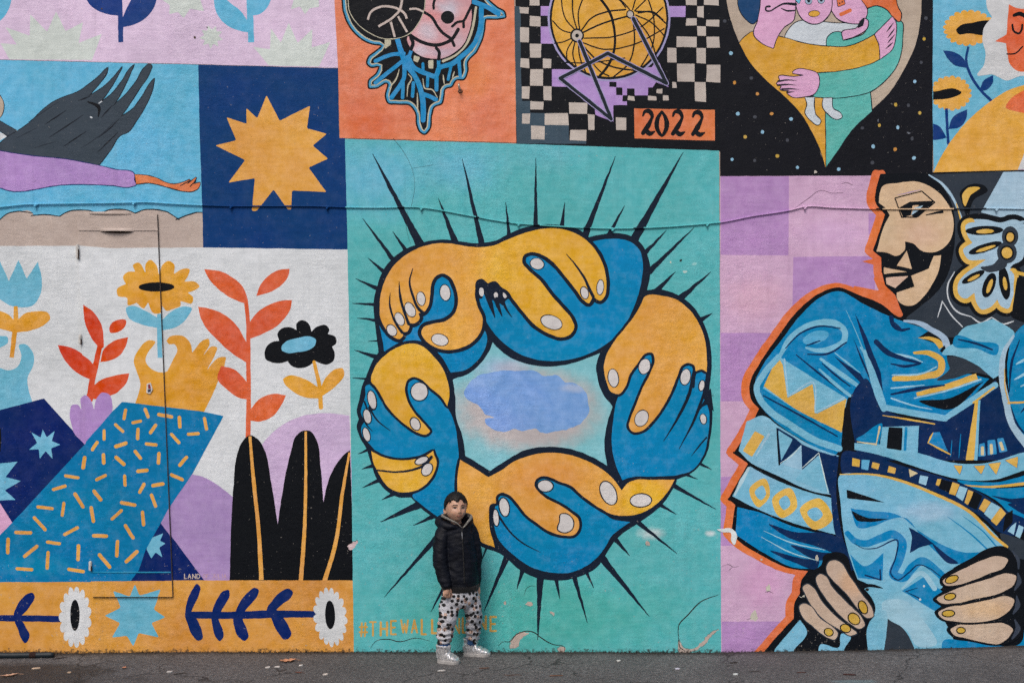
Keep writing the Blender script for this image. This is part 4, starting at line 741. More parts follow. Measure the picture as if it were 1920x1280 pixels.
so('1782b8', '@x2 143,648* 300,670 520,700 680,820 860,930 1050,1000 1205,1005 1100,1060 1000,1095 760,935 560,722 450,742 330,790 210,805'); so('kblk', '@x2 150,665* 250,715 450,735* 300,757 190,740'); po('kblk', '@x2 113,498 420,603 250,585 116,570'); so('knav', '@x2 610,800* 700,850 810,932* 700,962 618,1005* 632,870')
so('knav', '@x2 800,930 900,1010 1000,1090 940,1090')
li('1a85bb', [44, 64, 70, 70, 62], '@x2 120,850 180,910 260,930 380,890 490,858 552,910 535,1050 490,1180 560,1205 640,1120 710,1070 800,1120 890,1205'); li('knav', [4, 11, 11, 11, 6], '@x2 175,930 250,970 330,970 520,905 505,1040 470,1180 520,1220 600,1170 690,1100 780,1130 862,1192')
so('1a85bb', '@x2 140,1015* 260,1110 407,1005* 400,1222* 205,1205*'); li('knav', 12, '@x2 262,1182 385,1220* 380,1140'); li('koch', [8, 22, 26, 24], '@x2 60,378 300,378 840,545 1100,680 1300,880 1392,955'); li('kblue', [3, 12, 14], '@x2 920,715 1100,850 1235,975'); li('kblue', [3, 10, 12], '@x2 1040,710 1200,830 1312,955')
motif('painted_skirt_hem'); so('klt', '@x4 -60,560 60,500 250,490 420,560 580,700 700,900 740,1020* 740,1200* -60,1200*'); so('1a85bb', '@x4 300,540* 470,430* 640,560 720,640* 560,700*'); li('knav', [4, 10], '@x4 425,515 330,545* 435,597'); li('9fcbe0', [16, 40, 40], '@x4 300,520 460,400 560,520')
so('slate', '@x4 138,725* 250,790 340,880 397,990* 400,1200* 120,1200*'); so('a1c8da', '@x4 140,640 300,610 450,750 570,970 420,980 340,860 150,715'); so('kblue', '@x4 640,930 800,940 1000,970 1240,960 1300,700 2400,700* 2400,1200* 640,1200*')
so('kblk', '@x4 -60,470 0,480 80,490 150,520 40,510 -60,520'); T('x4'); el('crack_and_shade', 22, 530, 14, 12); el('d8d8d8', 475, 502, 9, 9); el('d8d8d8', 443, 607, 10, 9)
# hands at the bottom
motif('painted_hand'); so('kblk', '@x3 765,385* 850,330 870,260 950,230 1040,250 1100,400 1280,700 1265,760 1250,1000* 1250,1200* 620,1200* 640,1000* 720,880 650,760 670,640 700,600* 676,530 715,460')
so('klt', '@x3 480,1000* 680,768* 735,865 630,1010* 620,1200* 420,1200*'); so('klt', '@x3 990,990 1012,880 1085,905 1035,1000 1020,1200* 840,1200* 850,965'); so('klt', '@x3 1255,760 1330,700 1330,1200* 1245,1200*')
for s in ('890,350 910,310 960,295 1010,320 1060,400 1170,560 1260,700 1265,740 1220,755 1150,690 1050,560 940,450 895,390', '810,430 840,405 880,420 930,500 1060,640 1180,770 1195,815 1160,840 1080,800 960,690 860,560 815,480', '700,510 740,485 780,510 850,620 960,740 1090,840 1132,877 1090,895 1000,850 850,750 760,640 720,560', '675,660 710,640 760,660 840,760 940,830 980,880 960,925 900,910 780,820 710,760 680,700'): so('skin2', '@x3 ' + s, ('slate', 16))
for x, y, a, b_, r_ in ((1182, 670, 28, 50, -25), (1110, 762, 36, 48, -45), (1042, 838, 38, 28, 20), (908, 868, 32, 26, 20)): T('x3'); el('=b9953f', x, y, a, b_, r_, ('kblk', 18))
motif('painted_hand'); so('kblk', '@x4 600,450 700,365 850,280 1000,195 1120,185 1220,270 1500,300 2200,320* 2200,760* 1260,760 1245,900 1100,972 850,945 700,905 655,850 700,800* 600,770 558,710 612,662* 545,610 620,545 690,512* 605,490')
for s in ('625,465 680,420 800,360 950,290 1080,262 1145,290 1120,345 1000,400 850,460 720,495 640,490', '578,605 650,560 800,500 1000,440 1150,400 1210,420 1190,490 1100,550 900,600 700,640 610,635', '588,715 640,680 800,650 1000,610 1150,585 1195,610 1170,680 1100,740 900,790 700,780 620,760', '688,850 740,815 850,810 1000,800 1120,800 1185,850 1150,910 1080,960 950,950 800,915 710,885'): so('skin2', '@x4 ' + s)
for w, s in (([10, 40, 14], '1225,400 1235,470 1200,530'), ([10, 44, 14], '1215,580 1225,650 1190,720'), ([10, 44, 14], '1200,770 1225,840 1180,920'), ([10, 30, 14], '1180,220 1230,300 1230,360')): li('3a4250', w, '@x4 ' + s)
for x, y, a, b_, r_ in ((697, 447, 50, 24, -20), (682, 585, 42, 22, -10), (670, 720, 46, 22, -3), (770, 855, 30, 20, 0)): T('x4'); el('=b9953f', x, y, a, b_, r_, ('kblk', 18))
motif('wall_damage')
for s in ('410,530 430,490 445,510 440,545', '285,772 320,698 347,740 330,782', '665,570 690,590 720,575 715,590 690,598', '800,265 820,255 825,300 805,295', '360,290 380,280 385,298'): so('c4bdae', '@x3 ' + s, amp=2)
for s in ('55,345 110,330 150,350 190,345', '400,555 430,545 465,560', '255,770 290,760', '110,380 140,350'): li('crack_and_shade', [1.5, 4, 2], '@x3 ' + s)
li('8e6d84', [2, 5, 4, 3], '@w5 590,290 700,210 790,150 880,170 960,165'); li('8e6d84', [2, 6, 3], '@w5 950,100 985,90 1030,110')
so('d8dede', '@x3 20,55 100,40 160,60 175,120 150,175 130,140 130,80 60,70', amp=1.2)
# ------------------------------------------------------------------ turn the coats of paint into parts of the wall; the ones over the steel door lie on the door
DOOR = [(146, 402), (296, 403), (325, 1117), (175, 1117)]; DOOR_T = .016
DW = [Vector((wx(a), 0, wz(b_))) for a, b_ in DOOR]
def in_door(p, eps=0.0):
    for i in range(4):
        a, b_ = DW[i], DW[(i + 1) % 4]
        if (b_.x - a.x) * (p.z - a.z) - (b_.z - a.z) * (p.x - a.x) > eps: return False
    return True
def split_door(me):
    bm = bmesh.new(); bm.from_mesh(me)
    for i in range(4):
        a, b_ = DW[i], DW[(i + 1) % 4]; t = b_ - a; n_ = Vector((-t.z, 0, t.x)).normalized()
        bmesh.ops.bisect_plane(bm, geom=bm.verts[:] + bm.edges[:] + bm.faces[:], plane_co=a, plane_no=n_, dist=1e-6)
    ins = [f for f in bm.faces if in_door(f.calc_center_median())]
    if ins:
        r_ = bmesh.ops.split(bm, geom=ins)
        bmesh.ops.translate(bm, vec=(0, -DOOR_T, 0), verts=[g for g in r_['geom'] if isinstance(g, bmesh.types.BMVert)])
    bm.to_mesh(me); bm.free()
cur_panel = None
for name, b_, isp, label in BUFS:
    if not b_.f: continue
    me = mesh_from(name, b_.v, b_.f); me.polygons.foreach_set('material_index', b_.m)
    xs_ = [v[0] for v in b_.v]; zs_ = [v[2] for v in b_.v]
    o = link(name, me, wall if isp else cur_panel, [paint(k) for k in b_.keys])
    if min(xs_) < wx(330) and max(xs_) > wx(140) and min(zs_) < wz(400) and max(zs_) > wz(1120): split_door(me)
    if isp: cur_panel = o
    if label: o['label'] = label

# the door slab itself, its gap, hinges and vent
def simple(name, col_, rough=.6, metal=0.0, bump=None, spec=.4):
    m, q, out = mk(name); b_ = q.n('ShaderNodeBsdfPrincipled')
    pos = q.n('ShaderNodeTexCoord').outputs['Object']
    n1 = q.noise(pos, 40, 5, .6); lc = lin(col_) if isinstance(col_, str) else col_
    dark = tuple(c_ * .72 for c_ in lc[:3]) + (1,); lite = tuple(min(.95, c_ * 1.2) for c_ in lc[:3]) + (1,)
    m.node_tree.links.new(q.mix(q.rng(n1, .3, .7), dark, lite), b_.inputs['Base Color'])
    b_.inputs['Roughness'].default_value = rough; b_.inputs['Metallic'].default_value = metal; b_.inputs['Specular IOR Level'].default_value = spec
    if bump: m.node_tree.links.new(q.bump(q.noise(pos, bump[0], 5, .6), bump[1], bump[2]), b_.inputs['Normal'])
    m.node_tree.links.new(b_.outputs[0], out.inputs[0]); return m
GAP = simple('gap_dark', '5a4c44', .9); STEEL = simple('door_steel', '9a9088', .6); HINGE = simple('hinge_paint', 'cfcdca', .5, 0, (90, .4, .002))
def quad_prism(P, y0, y1):
    V = [(wx(a), y0, wz(b_)) for a, b_ in P] + [(wx(a), y1, wz(b_)) for a, b_ in P]; n_ = len(P)
    F = [tuple(range(n_)), tuple(reversed(range(n_, 2 * n_)))] + [(i, i + n_, (i + 1) % n_ + n_, (i + 1) % n_) for i in range(n_)]
    bm = bmesh.new(); vs = [bm.verts.new(v) for v in V]
    for f in F: bm.faces.new([vs[i] for i in f])
    bmesh.ops.recalc_face_normals(bm, faces=bm.faces[:]); me = bpy.data.meshes.new('prism'); bm.to_mesh(me); bm.free(); return me
door = link('door', quad_prism(DOOR, .02, -.0005 - DOOR_T), wall, [STEEL]); tag(door, 'flush steel service door painted over with the mural')
link('door_gap', quad_prism([(296.2, 404), (296.7, 402), (325.8, 1116), (325.2, 1116)], .01, -.0062), door, [GAP])
link('door_gap', quad_prism([(144.6, 402), (145.4, 402), (174.4, 1116), (173.6, 1116)], .01, -.0062), door, [simple('gap_pale', '7d7771', .9)])
link('door_gap', quad_prism([(175, 1117.6), (325, 1117.6), (325, 1119.2), (175, 1119.2)], .01, -.0062), door, [GAP])
for hx, y0, y1 in ((148.5, 459, 486), (153.5, 627, 645), (172.5, 1050, 1068)):
    bm = bmesh.new(); me = box_mesh('hinge', wx(hx - 2.6), wx(hx + 2.6), -.034, -.004, wz(y1), wz(y0), .004, 2); h = link('hinge', me, door, [HINGE])
    link('hinge_pin', box_mesh('hinge_pin', wx(hx + 2.0), wx(hx + 2.9), -.037, -.02, wz(y1 + 1), wz(y0 + 9), .0015), h, [GAP])
# overlapping top sheet of the door: two lips of bent steel, the lower one gaping open like a letter slot
def lip(x0, x1, y, gape, mat_, name, drop=6):
    n_ = 24; V = []; F = []
    for i in range(n_ + 1):
        t = i / n_; g_ = gape * max(0, math.sin(math.pi * t)) ** .8
        x = x0 + (x1 - x0) * t
        V += [(wx(x), -DOOR_T - .004, wz(y - drop)), (wx(x), -DOOR_T - .006 - g_, wz(y)), (wx(x), -DOOR_T - .0045 - g_, wz(y + .5))]
    for i in range(n_):
        a = 3 * i; F += [(a, a + 1, a + 4, a + 3), (a + 1, a + 2, a + 5, a + 4)]
    return link(name, mesh_from(name, V, F, True), door, [mat_])
slot = link('letter_slot', quad_prism([(191, 434.6), (252, 434.6), (246, 437.8), (226, 438.8), (204, 437.6)], -.014, -DOOR_T - .0052), door, [GAP])
lip(190, 253, 434.6, .022, paint('beige'), 'slot_lip')
lip(150, 298, 433.4, .001, paint('beige'), 'sheet_seam', 3); lip(170, 248, 402, .006, paint('beige'), 'top_lip', 4); lip(172, 322, 1072, .002, paint('2b86a8'), 'sheet_seam', 2)
st = link('sticker', quad_prism([(278, 719), (285, 717), (289, 730), (284, 738), (277, 736)], -.02, -DOOR_T - .0102), door, [simple('sticker_white', 'dcd8d6')])
link('sticker_print', quad_prism([(280, 721), (284, 720), (286, 728), (281, 729)], -.02, -DOOR_T - .0106), st, [simple('sticker_red', '8e2b3c')])
link('sticker_print', quad_prism([(279.5, 730), (286, 729), (285, 735), (280, 735)], -.02, -DOOR_T - .0106), st, [simple('sticker_blue', '2c3a5c')])

# ------------------------------------------------------------------ cable stapled across the wall, painted over with whatever panel it crosses
def tube(P, r, n_=8):
    V = []; F = []
    for i, p in enumerate(P):
        t = (P[min(i + 1, len(P) - 1)] - P[max(i - 1, 0)]).normalized(); u = t.cross(Vector((0, 1, 0))); u = u.normalized() if u.length > .1 else Vector((1, 0, 0)); w = t.cross(u).normalized()
        rr = r[i] if isinstance(r, list) else r
        for k in range(n_):
            a = 2 * math.pi * k / n_; V.append(p + u * rr * math.cos(a) + w * rr * math.sin(a))
    for i in range(len(P) - 1):
        for k in range(n_): F.append((i * n_ + k, i * n_ + (k + 1) % n_, (i + 1) * n_ + (k + 1) % n_, (i + 1) * n_ + k))
    F.append(tuple(range(n_))); F.append(tuple(range((len(P) - 1) * n_, len(P) * n_))); return V, F
CB = [(-560, 402), (-200, 394), (0, 389), (59, 383.4), (78, 383.2), (160, 382), (245, 380.4), (262, 379.6), (320, 382.5), (380, 385.5), (434, 387), (520, 387), (607, 387.5), (648, 389.3), (720, 390), (784, 389.4), (800, 391), (880, 405), (968, 419.4), (1000, 422), (1048, 425), (1100, 428), (1148, 429), (1213, 427.7), (1270, 424.5), (1325, 420), (1350, 417.5), (1410, 406), (1480, 395), (1510, 388), (1560, 390), (1635, 392.3), (1750, 392.6), (1866, 391.5), (1920, 392.5), (2100, 391), (2500, 396)]
CP = curve([(a, False) for a in CB], False, 6)
def cable_key(x):
    if x < 380: return 'sky'
    if x < 649: return 'blue'
    if x < 1350:
        for a, b_ in ((748, 757), (834, 839), (892, 900), (952, 955), (1000, 1010), (1096, 1108), (1190, 1206)):
            if a < x < b_: return 'dark'
        return 'teal'
    if x < 1479: return 'kpurp'
    if x < 1630: return 'kpink'
    if x < 1642: return 'kor'
    if x < 1656: return 'kblk'
    if x < 1786: return 'skin'
    if x < 1850: return 'slate'
    return 'kgl'
keys = []; V, F = tube([Vector((wx(p[0]), -.0105, wz(p[1]))) for p in CP], .0046)
mi = []
for i in range(len(CP) - 1):
    k = cable_key((CP[i][0] + CP[i+1][0]) / 2)
    if k not in keys: keys.append(k)
    mi += [keys.index(k)] * 8
mi += [0, 0]
cme = mesh_from('wall_cable', V, F, True); cable = link('wall_cable', cme, None, [paint(k) for k in keys]); cme.polygons.foreach_set('material_index', mi)
tag(cable, 'thin painted-over cable clipped across the mural wall above the door', 'cable')
for cx_, cy_ in ((68, 384), (252, 380.6), (434, 387.5), (614, 388.5), (790, 390.5), (972, 420.5), (1148, 429.5), (1325, 420.5), (1508, 388.8), (1866, 392)):
    V = []; F = []; P = [Vector((wx(cx_) + .03 * (i / 6 - .5), -.0105, wz(cy_) + .002 * math.sin(i))) for i in range(7)]
    V, F = tube(P, [.005, .007, .008, .008, .008, .007, .005]); o = link('cable_clip', mesh_from('cable_clip', V, F, True), cable, [paint(cable_key(cx_))])
    P = [Vector((wx(cx_), y_, wz(cy_ + 3.4))) for y_ in (.0, -.010, -.018, -.022, -.024)]; V, F = tube([p + Vector((0, 0, 0)) for p in P], [.005, .005, .0075, .007, .003])
    link('clip_nail', mesh_from('clip_nail', V, F, True), o, [paint(cable_key(cx_))])

# rusty hook left in the orange panel, drill holes
RUST = simple('rusty_iron', '6b4a38', .8, .3, (120, .5, .002)); ZINC = simple('pale_zinc', 'b9ac9e', .45, .6)
P = [Vector((wx(863), 0, wz(171))), Vector((wx(863), -.02, wz(171))), Vector((wx(862.5), -.04, wz(170))), Vector((wx(861.5), -.05, wz(167))), Vector((wx(860.8), -.046, wz(163))), Vector((wx(861), -.036, wz(160)))]
V, F = tube(P, [.012, .010, .008, .0075, .007, .004]); hk = link('wall_hook', mesh_from('wall_hook', V, F, True), None, [ZINC]); tag(hk, 'small bent metal hook sticking out of the orange panel', 'hook')
V, F = tube([Vector((wx(863), .0, wz(171.5))), Vector((wx(863), -.0042, wz(171.5))), Vector((wx(863), -.006, wz(171.5)))], [.019, .016, .006], 12); link('hook_plate', mesh_from('hook_plate', V, F, True), hk, [RUST])
for a, b_, r_ in ((365.4, 70.7, .008), (388.5, 52, .004), (191, 17, .005)):
    V, F = tube([Vector((wx(a), .0, wz(b_))), Vector((wx(a), -.0032, wz(b_)))], [r_, r_], 9); link('drill_hole', mesh_from('drill_hole', V, F), wall, [GAP])

# ------------------------------------------------------------------ dirt, moss and litter along the foot of the wall
def shard(rng, s): return [Vector((rng.uniform(-1, 1), rng.uniform(-.6, .6), rng.uniform(-.5, 1))) * s for _ in range(4)]
rng = random.Random(11); V = []; F = []
for i in range(6500):
    x = rng.uniform(-4.4, 4.4); dens = max(.12, min(1, 1.6 * (noise.noise((x * 1.7, 0, 4)) + .5 * noise.noise((x * 7, 2, 4)) + .25)))
    if x > 1.4: dens *= .45
    if rng.random() > dens: continue
    y = -.006 - abs(rng.gauss(0, .014)); s = rng.uniform(.002, .0065); z = ground_z(x, y) + rng.uniform(-.003, .004 + .010 * dens * rng.random())
    if rng.random() < .25: y -= rng.uniform(0, .05); z = ground_z(x, y)
    b0 = len(V); V += [Vector((x, y, z)) + a for a in shard(rng, s)]; F += [(b0, b0 + 1, b0 + 2), (b0, b0 + 2, b0 + 3), (b0, b0 + 3, b0 + 1), (b0 + 1, b0 + 3, b0 + 2)]
moss = link('wall_foot_moss', mesh_from('wall_foot_moss', V, F), None, [simple('moss_dirt', '1e1812', .95)], 'stuff'); tag(moss, 'dark moss and crumbled dirt along the foot of the wall', 'moss')
V = []; F = []
for i in range(1500):
    x = rng.uniform(-3.6, 3.6); y = -rng.uniform(.04, 1.0); s = rng.uniform(.0015, .0042); z = ground_z(x, y) + s * .3
    b0 = len(V); V += [Vector((x, y, z)) + a for a in shard(rng, s)]; F += [(b0, b0 + 1, b0 + 2), (b0, b0 + 2, b0 + 3), (b0, b0 + 3, b0 + 1), (b0 + 1, b0 + 3, b0 + 2)]
grit = link('loose_grit', mesh_from('loose_grit', V, F), None, [simple('grit_grey', '8b8682', .9)], 'stuff'); tag(grit, 'loose pale grit scattered over the asphalt', 'grit')

def leaf_obj(name, px, py, L_, W_, rot, colr, curl, label, lobes=3, cat='leaf'):
    n_ = 22; V = []; F = []; base = gpt(px, py); base.z = ground_z(base.x, base.y) + .004
    for i in range(n_ + 1):
        t = i / n_; w = W_ * (math.sin(math.pi * min(1, t * 1.02 + .01)) ** .8) * (1 + .35 * math.cos(t * lobes * 2 * math.pi))
        for k in (-1, -.5, 0, .5, 1):
            V.append(Vector(((t - .5) * L_, k * w, curl * (abs(k) ** 1.5 * .6 + (t - .4) ** 2 * 1.6) + .001 * noise.noise((t * 5, k * 3, px)))))
    for i in range(n_):
        for k in range(4): a = i * 5 + k; F.append((a, a + 1, a + 6, a + 5))
    M = Matrix.Rotation(R(rot), 3, 'Z'); V = [M @ v + base for v in V]
    o = link(name, mesh_from(name, V, F, True), None, [simple(name + '_skin', colr, .7)]); V2, F2 = tube([M @ Vector((L_ * .5 + L_ * .28 * i / 4, 0, curl * .5 - .001 * i)) + base for i in range(5)], .0012, 5)
    link('stalk', mesh_from('stalk', V2, F2, True), o, [simple(name + '_stalk', colr, .7)])
    tag(o, label, cat); return o
leaf_obj('dry_leaf', 540, 1238.5, .105, .03, 12, 'c08a6a', .012, 'large curled tan dry leaf on the asphalt below the navy branch')
leaf_obj('dry_leaf', 18, 1264, .10, .016, 25, 'c39a80', .010, 'pale narrow dry leaf at the far left edge of the ground')
leaf_obj('dry_leaf', 233, 1251, .03, .012, 70, 'b98064', .006, 'small tan leaf scrap on the ground below the light blue star')
leaf_obj('dry_leaf', 560, 1261, .05, .008, -8, '6e4234', .004, 'thin brown leaf on the asphalt just below the curled tan one')
def twig(px, py, L_, r_, rot, colr, label, bend=.02):
    base = gpt(px, py); M = Matrix.Rotation(R(rot), 3, 'Z')
    P = []
    for i in range(9):
        t = i / 8 - .5; p = M @ Vector((t * L_, bend * L_ * math.sin(t * 5), 0)) + base; p.z = ground_z(p.x, p.y) + r_ * .8; P.append(p)
    V, F = tube(P, [r_ * .6] + [r_] * 6 + [r_ * .8, r_ * .4], 6); o = link('twig', mesh_from('twig', V, F, True), None, [simple('twig_bark', colr, .85)]); tag(o, label, 'twig', 'twigs on the asphalt')
twig(338, 1261, .075, .003, 8, '3a332e', 'dark thin twig on the ground under the navy branch', .1)
twig(1043, 1265.5, .085, .004, 4, '6a4d3c', 'short straight brown twig on the asphalt in front of the teal panel')
twig(962, 1264, .11, .002, -16, '5a4236', 'thin bent twig right of the silver boots', .12)
twig(908, 1251, .065, .003, 3, '6a4a38', 'reddish twig between the boots and the bent twig')
twig(1503, 1260.5, .06, .0028, 3, '4c2f2c', 'dark red twig on the ground below the pink checks')
twig(1593, 1266, .075, .005, -14, '3f2624', 'thick dark twig on the ground below the painted hand')
twig(1415, 1257, .08, .002, 10, '2f2a28', 'fine black twig near the purple corner')
twig(1376, 1241, .05, .004, 8, '2c2624', 'short black twig right below the teal panel edge')
twig(112, 1230, .09, .003, 10, '2a1c18', 'dark twig poking from the end of the pipe', .1)
def scrap(px, py, L_, W_, rot, colr, label):
    base = gpt(px, py); base.z = ground_z(base.x, base.y) + .005; M = Matrix.Rotation(R(rot), 3, 'Z')
    pr = [(-.5, -.35), (-.2, -.5), (.3, -.42), (.5, -.1), (.42, .4), (0, .5), (-.4, .38)]
    V = [M @ Vector((a * L_, b_ * W_, .0012 + .0015 * a)) + base for a, b_ in pr] + [M @ Vector((a * L_, b_ * W_, -.004)) + base for a, b_ in pr]; n_ = len(pr)
    F = [tuple(range(n_)), tuple(reversed(range(n_, 2 * n_)))] + [(i, i + n_, (i + 1) % n_ + n_, (i + 1) % n_) for i in range(n_)]
    o = link('paint_flake', mesh_from('paint_flake', V, F), None, [simple('flake', colr, .7)]); tag(o, label, 'flake', 'fallen paint flakes')
scrap(318, 1258, .034, .02, 5, 'd2cecb', 'white flake on the ground left of the thin dark twig')
scrap(502, 1250.5, .03, .02, 10, 'd2cecb', 'white flake just left of the curled leaf, nearer the wall'); scrap(520, 1249.5, .036, .02, -5, 'd2cecb', 'longest white flake under the curled leaf'); scrap(564, 1247, .024, .018, 10, 'd6d3d0', 'white flake right below the curled leaf tip')
scrap(610, 1264, .03, .024, 0, 'cfc8c2', 'lone white flake on the asphalt right of the brown leaf'); scrap(68, 1250, .05, .02, 8, 'c8b09a', 'pale tan wood chip in the dark damp patch'); scrap(130, 1259, .024, .016, -10, 'c0a890', 'small tan chip at the edge of the damp patch')
scrap(1270, 1252.5, .03, .022, 8, 'c9c6d6', 'pale lilac flake below the broken teal corner'); scrap(1379, 1262.5, .03, .02, 0, 'd5dada', 'white flake on the ground below the pink squares'); scrap(1160, 1237, .026, .02, 20, 'd0cdc9', 'tiny white flake near the mossy middle of the wall foot'); scrap(828, 1256, .05, .018, 5, 'bdbab8', 'pale flake in front of the forward silver boot')
# pipe lying against the wall at the far left
P = [Vector((wx(a) * (D - .1) / D, -.10 - .0004 * (a - 100) * .02, 0)) for a in (-420, -300, -200, -100, -40, 20, 60, 80, 96, 101)]
for p in P: p.z = ground_z(p.x, p.y) + .017
V, F = tube(P, [.02] * 8 + [.019, .016], 12); pipe = link('ground_pipe', mesh_from('ground_pipe', V, F, True), None, [simple('dark_pipe', '16222a', .5, 0, (30, .3, .004))]); tag(pipe, 'dark pipe lying on the ground against the ochre strip', 'pipe')
V, F = tube([Vector((P[6].x - .01, P[6].y, P[6].z)), Vector((P[6].x + .03, P[6].y, P[6].z))], .0225, 12); link('pipe_band', mesh_from('pipe_band', V, F, True), pipe, [simple('rust_band', '3b2622', .8)])
# ------------------------------------------------------------------ the boy
def cp(px, py, d):
    """point seen at a photo pixel, d metres in front of the wall"""
    f = (D - d) / D
    return Vector((wx(px) * f, -d, H - (py - (1220 - H / S)) * S * f))
PXM = S * (D - .22) / D
def loft(rings, n_=28, pw=2.0):
    """rings: (centre, rx, ry, yaw, tilt) horizontal sections (metres)"""
    V = []; F = []
    for (c_, rx, ry, yaw, *rest) in rings:
        u = Vector((math.cos(yaw), math.sin(yaw), 0)); w = Vector((-math.sin(yaw), math.cos(yaw), 0)); tz = rest[0] if rest else 0
        for k in range(n_):
            a = 2 * math.pi * k / n_; ca, sa = math.cos(a), math.sin(a)
            ex = math.copysign(abs(ca) ** (2 / pw), ca) * rx; ey = math.copysign(abs(sa) ** (2 / pw), sa) * ry
            V.append(c_ + u * ex + w * ey + Vector((0, 0, tz * ey)))
    for i in range(len(rings) - 1):
        for k in range(n_): F.append((i * n_ + k, i * n_ + (k + 1) % n_, (i + 1) * n_ + (k + 1) % n_, (i + 1) * n_ + k))
    F.append(tuple(reversed(range(n_)))); F.append(tuple(range((len(rings) - 1) * n_, len(rings) * n_))); return V, F
def chain(P, radii, n_=16, sub=4):
    """round limb through points (Catmull-Rom), with radii, rounded ends"""
    pts_ = []; rr = []
    for i in range(len(P) - 1):
        p0 = P[max(i-1, 0)]; p1 = P[i]; p2 = P[i+1]; p3 = P[min(i+2, len(P)-1)]
        for k in range(sub):
            t = k / sub
            pts_.append(.5 * ((2*p1) + (p2 - p0) * t + (2*p0 - 5*p1 + 4*p2 - p3) * t*t + (3*p1 - p0 - 3*p2 + p3) * t**3)); rr.append(radii[i] + (radii[i+1] - radii[i]) * t)
    pts_.append(P[-1]); rr.append(radii[-1])
    a = (pts_[0] - pts_[1]).normalized(); b_ = (pts_[-1] - pts_[-2]).normalized(); pre = []; post = []
    for ang in (80, 55, 30): pre.append((pts_[0] + a * rr[0] * math.sin(R(ang)), rr[0] * math.cos(R(ang))))
    for ang in (30, 55, 80): post.append((pts_[-1] + b_ * rr[-1] * math.sin(R(ang)), rr[-1] * math.cos(R(ang))))
    allp = pre + list(zip(pts_, rr)) + post
    V = []; F = []; u = None
    for i, (p, r_) in enumerate(allp):
        t = (allp[min(i+1, len(allp)-1)][0] - allp[max(i-1, 0)][0]).normalized()
        if u is None: u = t.orthogonal().normalized()
        u = (u - t * u.dot(t)).normalized(); w = t.cross(u)
        for k in range(n_): an = 2 * math.pi * k / n_; V.append(p + u * r_ * math.cos(an) + w * r_ * math.sin(an))
    m_ = len(allp)
    for i in range(m_ - 1):
        for k in range(n_): F.append((i * n_ + k, i * n_ + (k + 1) % n_, (i + 1) * n_ + (k + 1) % n_, (i + 1) * n_ + k))
    F.append(tuple(reversed(range(n_)))); F.append(tuple(range((m_ - 1) * n_, m_ * n_))); return V, F
def fuse(name, pieces, voxel, smooth=4, disp=None):
    V = []; F = []
    for v, f in pieces: b0 = len(V); V += list(v); F += [tuple(b0 + i for i in g_) for g_ in f]
    me = mesh_from(name + '_tmp', V, F); bm = bmesh.new(); bm.from_mesh(me); 
    bm.to_mesh(me); bm.free()
    o = bpy.data.objects.new(name + '_tmp', me); COL.objects.link(o)
    md = o.modifiers.new('r', 'REMESH'); md.mode = 'VOXEL'; md.voxel_size = voxel
    ms = o.modifiers.new('s', 'SMOOTH'); ms.iterations = smooth; ms.factor = .5
    dg = bpy.context.evaluated_depsgraph_get(); me2 = bpy.data.meshes.new_from_object(o.evaluated_get(dg)); me2.name = name
    bpy.data.objects.remove(o); bpy.data.meshes.remove(me)
    if disp:
        me2.update(); N = [v.normal.copy() for v in me2.vertices]
        for v, n_ in zip(me2.vertices, N): v.co = v.co + disp(v.co, n_)
    me2.polygons.foreach_set('use_smooth', [True] * len(me2.polygons)); me2.update(); return me2

boy = bpy.data.objects.new('person', None); COL.objects.link(boy)
foot_mid = gpt(858, 1236); boy.location = foot_mid
tag(boy, 'child in dark padded jacket, spotted trousers and silver boots standing against the teal panel', 'person')
bpy.context.view_layer.update(); INV = boy.matrix_world.inverted()
def own(name, me, mats, parent=None):
    o = link(name, me, parent or boy, mats)
    if parent is None: o.matrix_parent_inverse = INV
    return o
# materials
def mat_skin():
    m, q, out = mk('child_skin'); b_ = q.n('ShaderNodeBsdfPrincipled'); pos = q.n('ShaderNodeTexCoord').outputs['Object']
    c_ = q.mix(q.rng(q.noise(pos, 30, 4), .3, .7), (.50, .285, .195, 1), (.57, .34, .24, 1)); m.node_tree.links.new(c_, b_.inputs['Base Color'])
    b_.inputs['Roughness'].default_value = .5; b_.inputs['Subsurface Weight'].default_value = .12; b_.inputs['Subsurface Radius'].default_value = (.01, .004, .002); b_.inputs['Subsurface Scale'].default_value = .3
    m.node_tree.links.new(b_.outputs[0], out.inputs[0]); return m
SKIN = mat_skin(); HAIR = simple('black_hair', '0d0b0b', .55, 0, (300, .6, .002), .3); LIP = simple('lip', 'b5776c', .5); LIPL = simple('lip_line', '7a4a42', .6); EYEW = simple('eye_white', 'a89a94', .3); IRIS = simple('iris', '150d0a', .2); BROW = simple('brow', '1c1412', .7)
def cloth(name, c1, c2, rough, sheen, fold, weave=900):
    m, q, out = mk(name); b_ = q.n('ShaderNodeBsdfPrincipled'); pos = q.n('ShaderNodeNewGeometry').outputs['Position']
    c_ = q.mix(q.rng(q.noise(pos, 18, 4), .3, .7), c1, c2); m.node_tree.links.new(c_, b_.inputs['Base Color']); b_.inputs['Roughness'].default_value = rough
    b_.inputs['Sheen Weight'].default_value = sheen; b_.inputs['Specular IOR Level'].default_value = .22
    h = q.math('ADD', q.math('MULTIPLY', q.noise(q.scale(pos, (1, 1, 1.8)), 32, 5, .6, 1.2), 1.0), q.math('MULTIPLY', q.noise(pos, weave, 2), .05))
    m.node_tree.links.new(q.bump(h, fold, .012), b_.inputs['Normal']); m.node_tree.links.new(b_.outputs[0], out.inputs[0]); return m
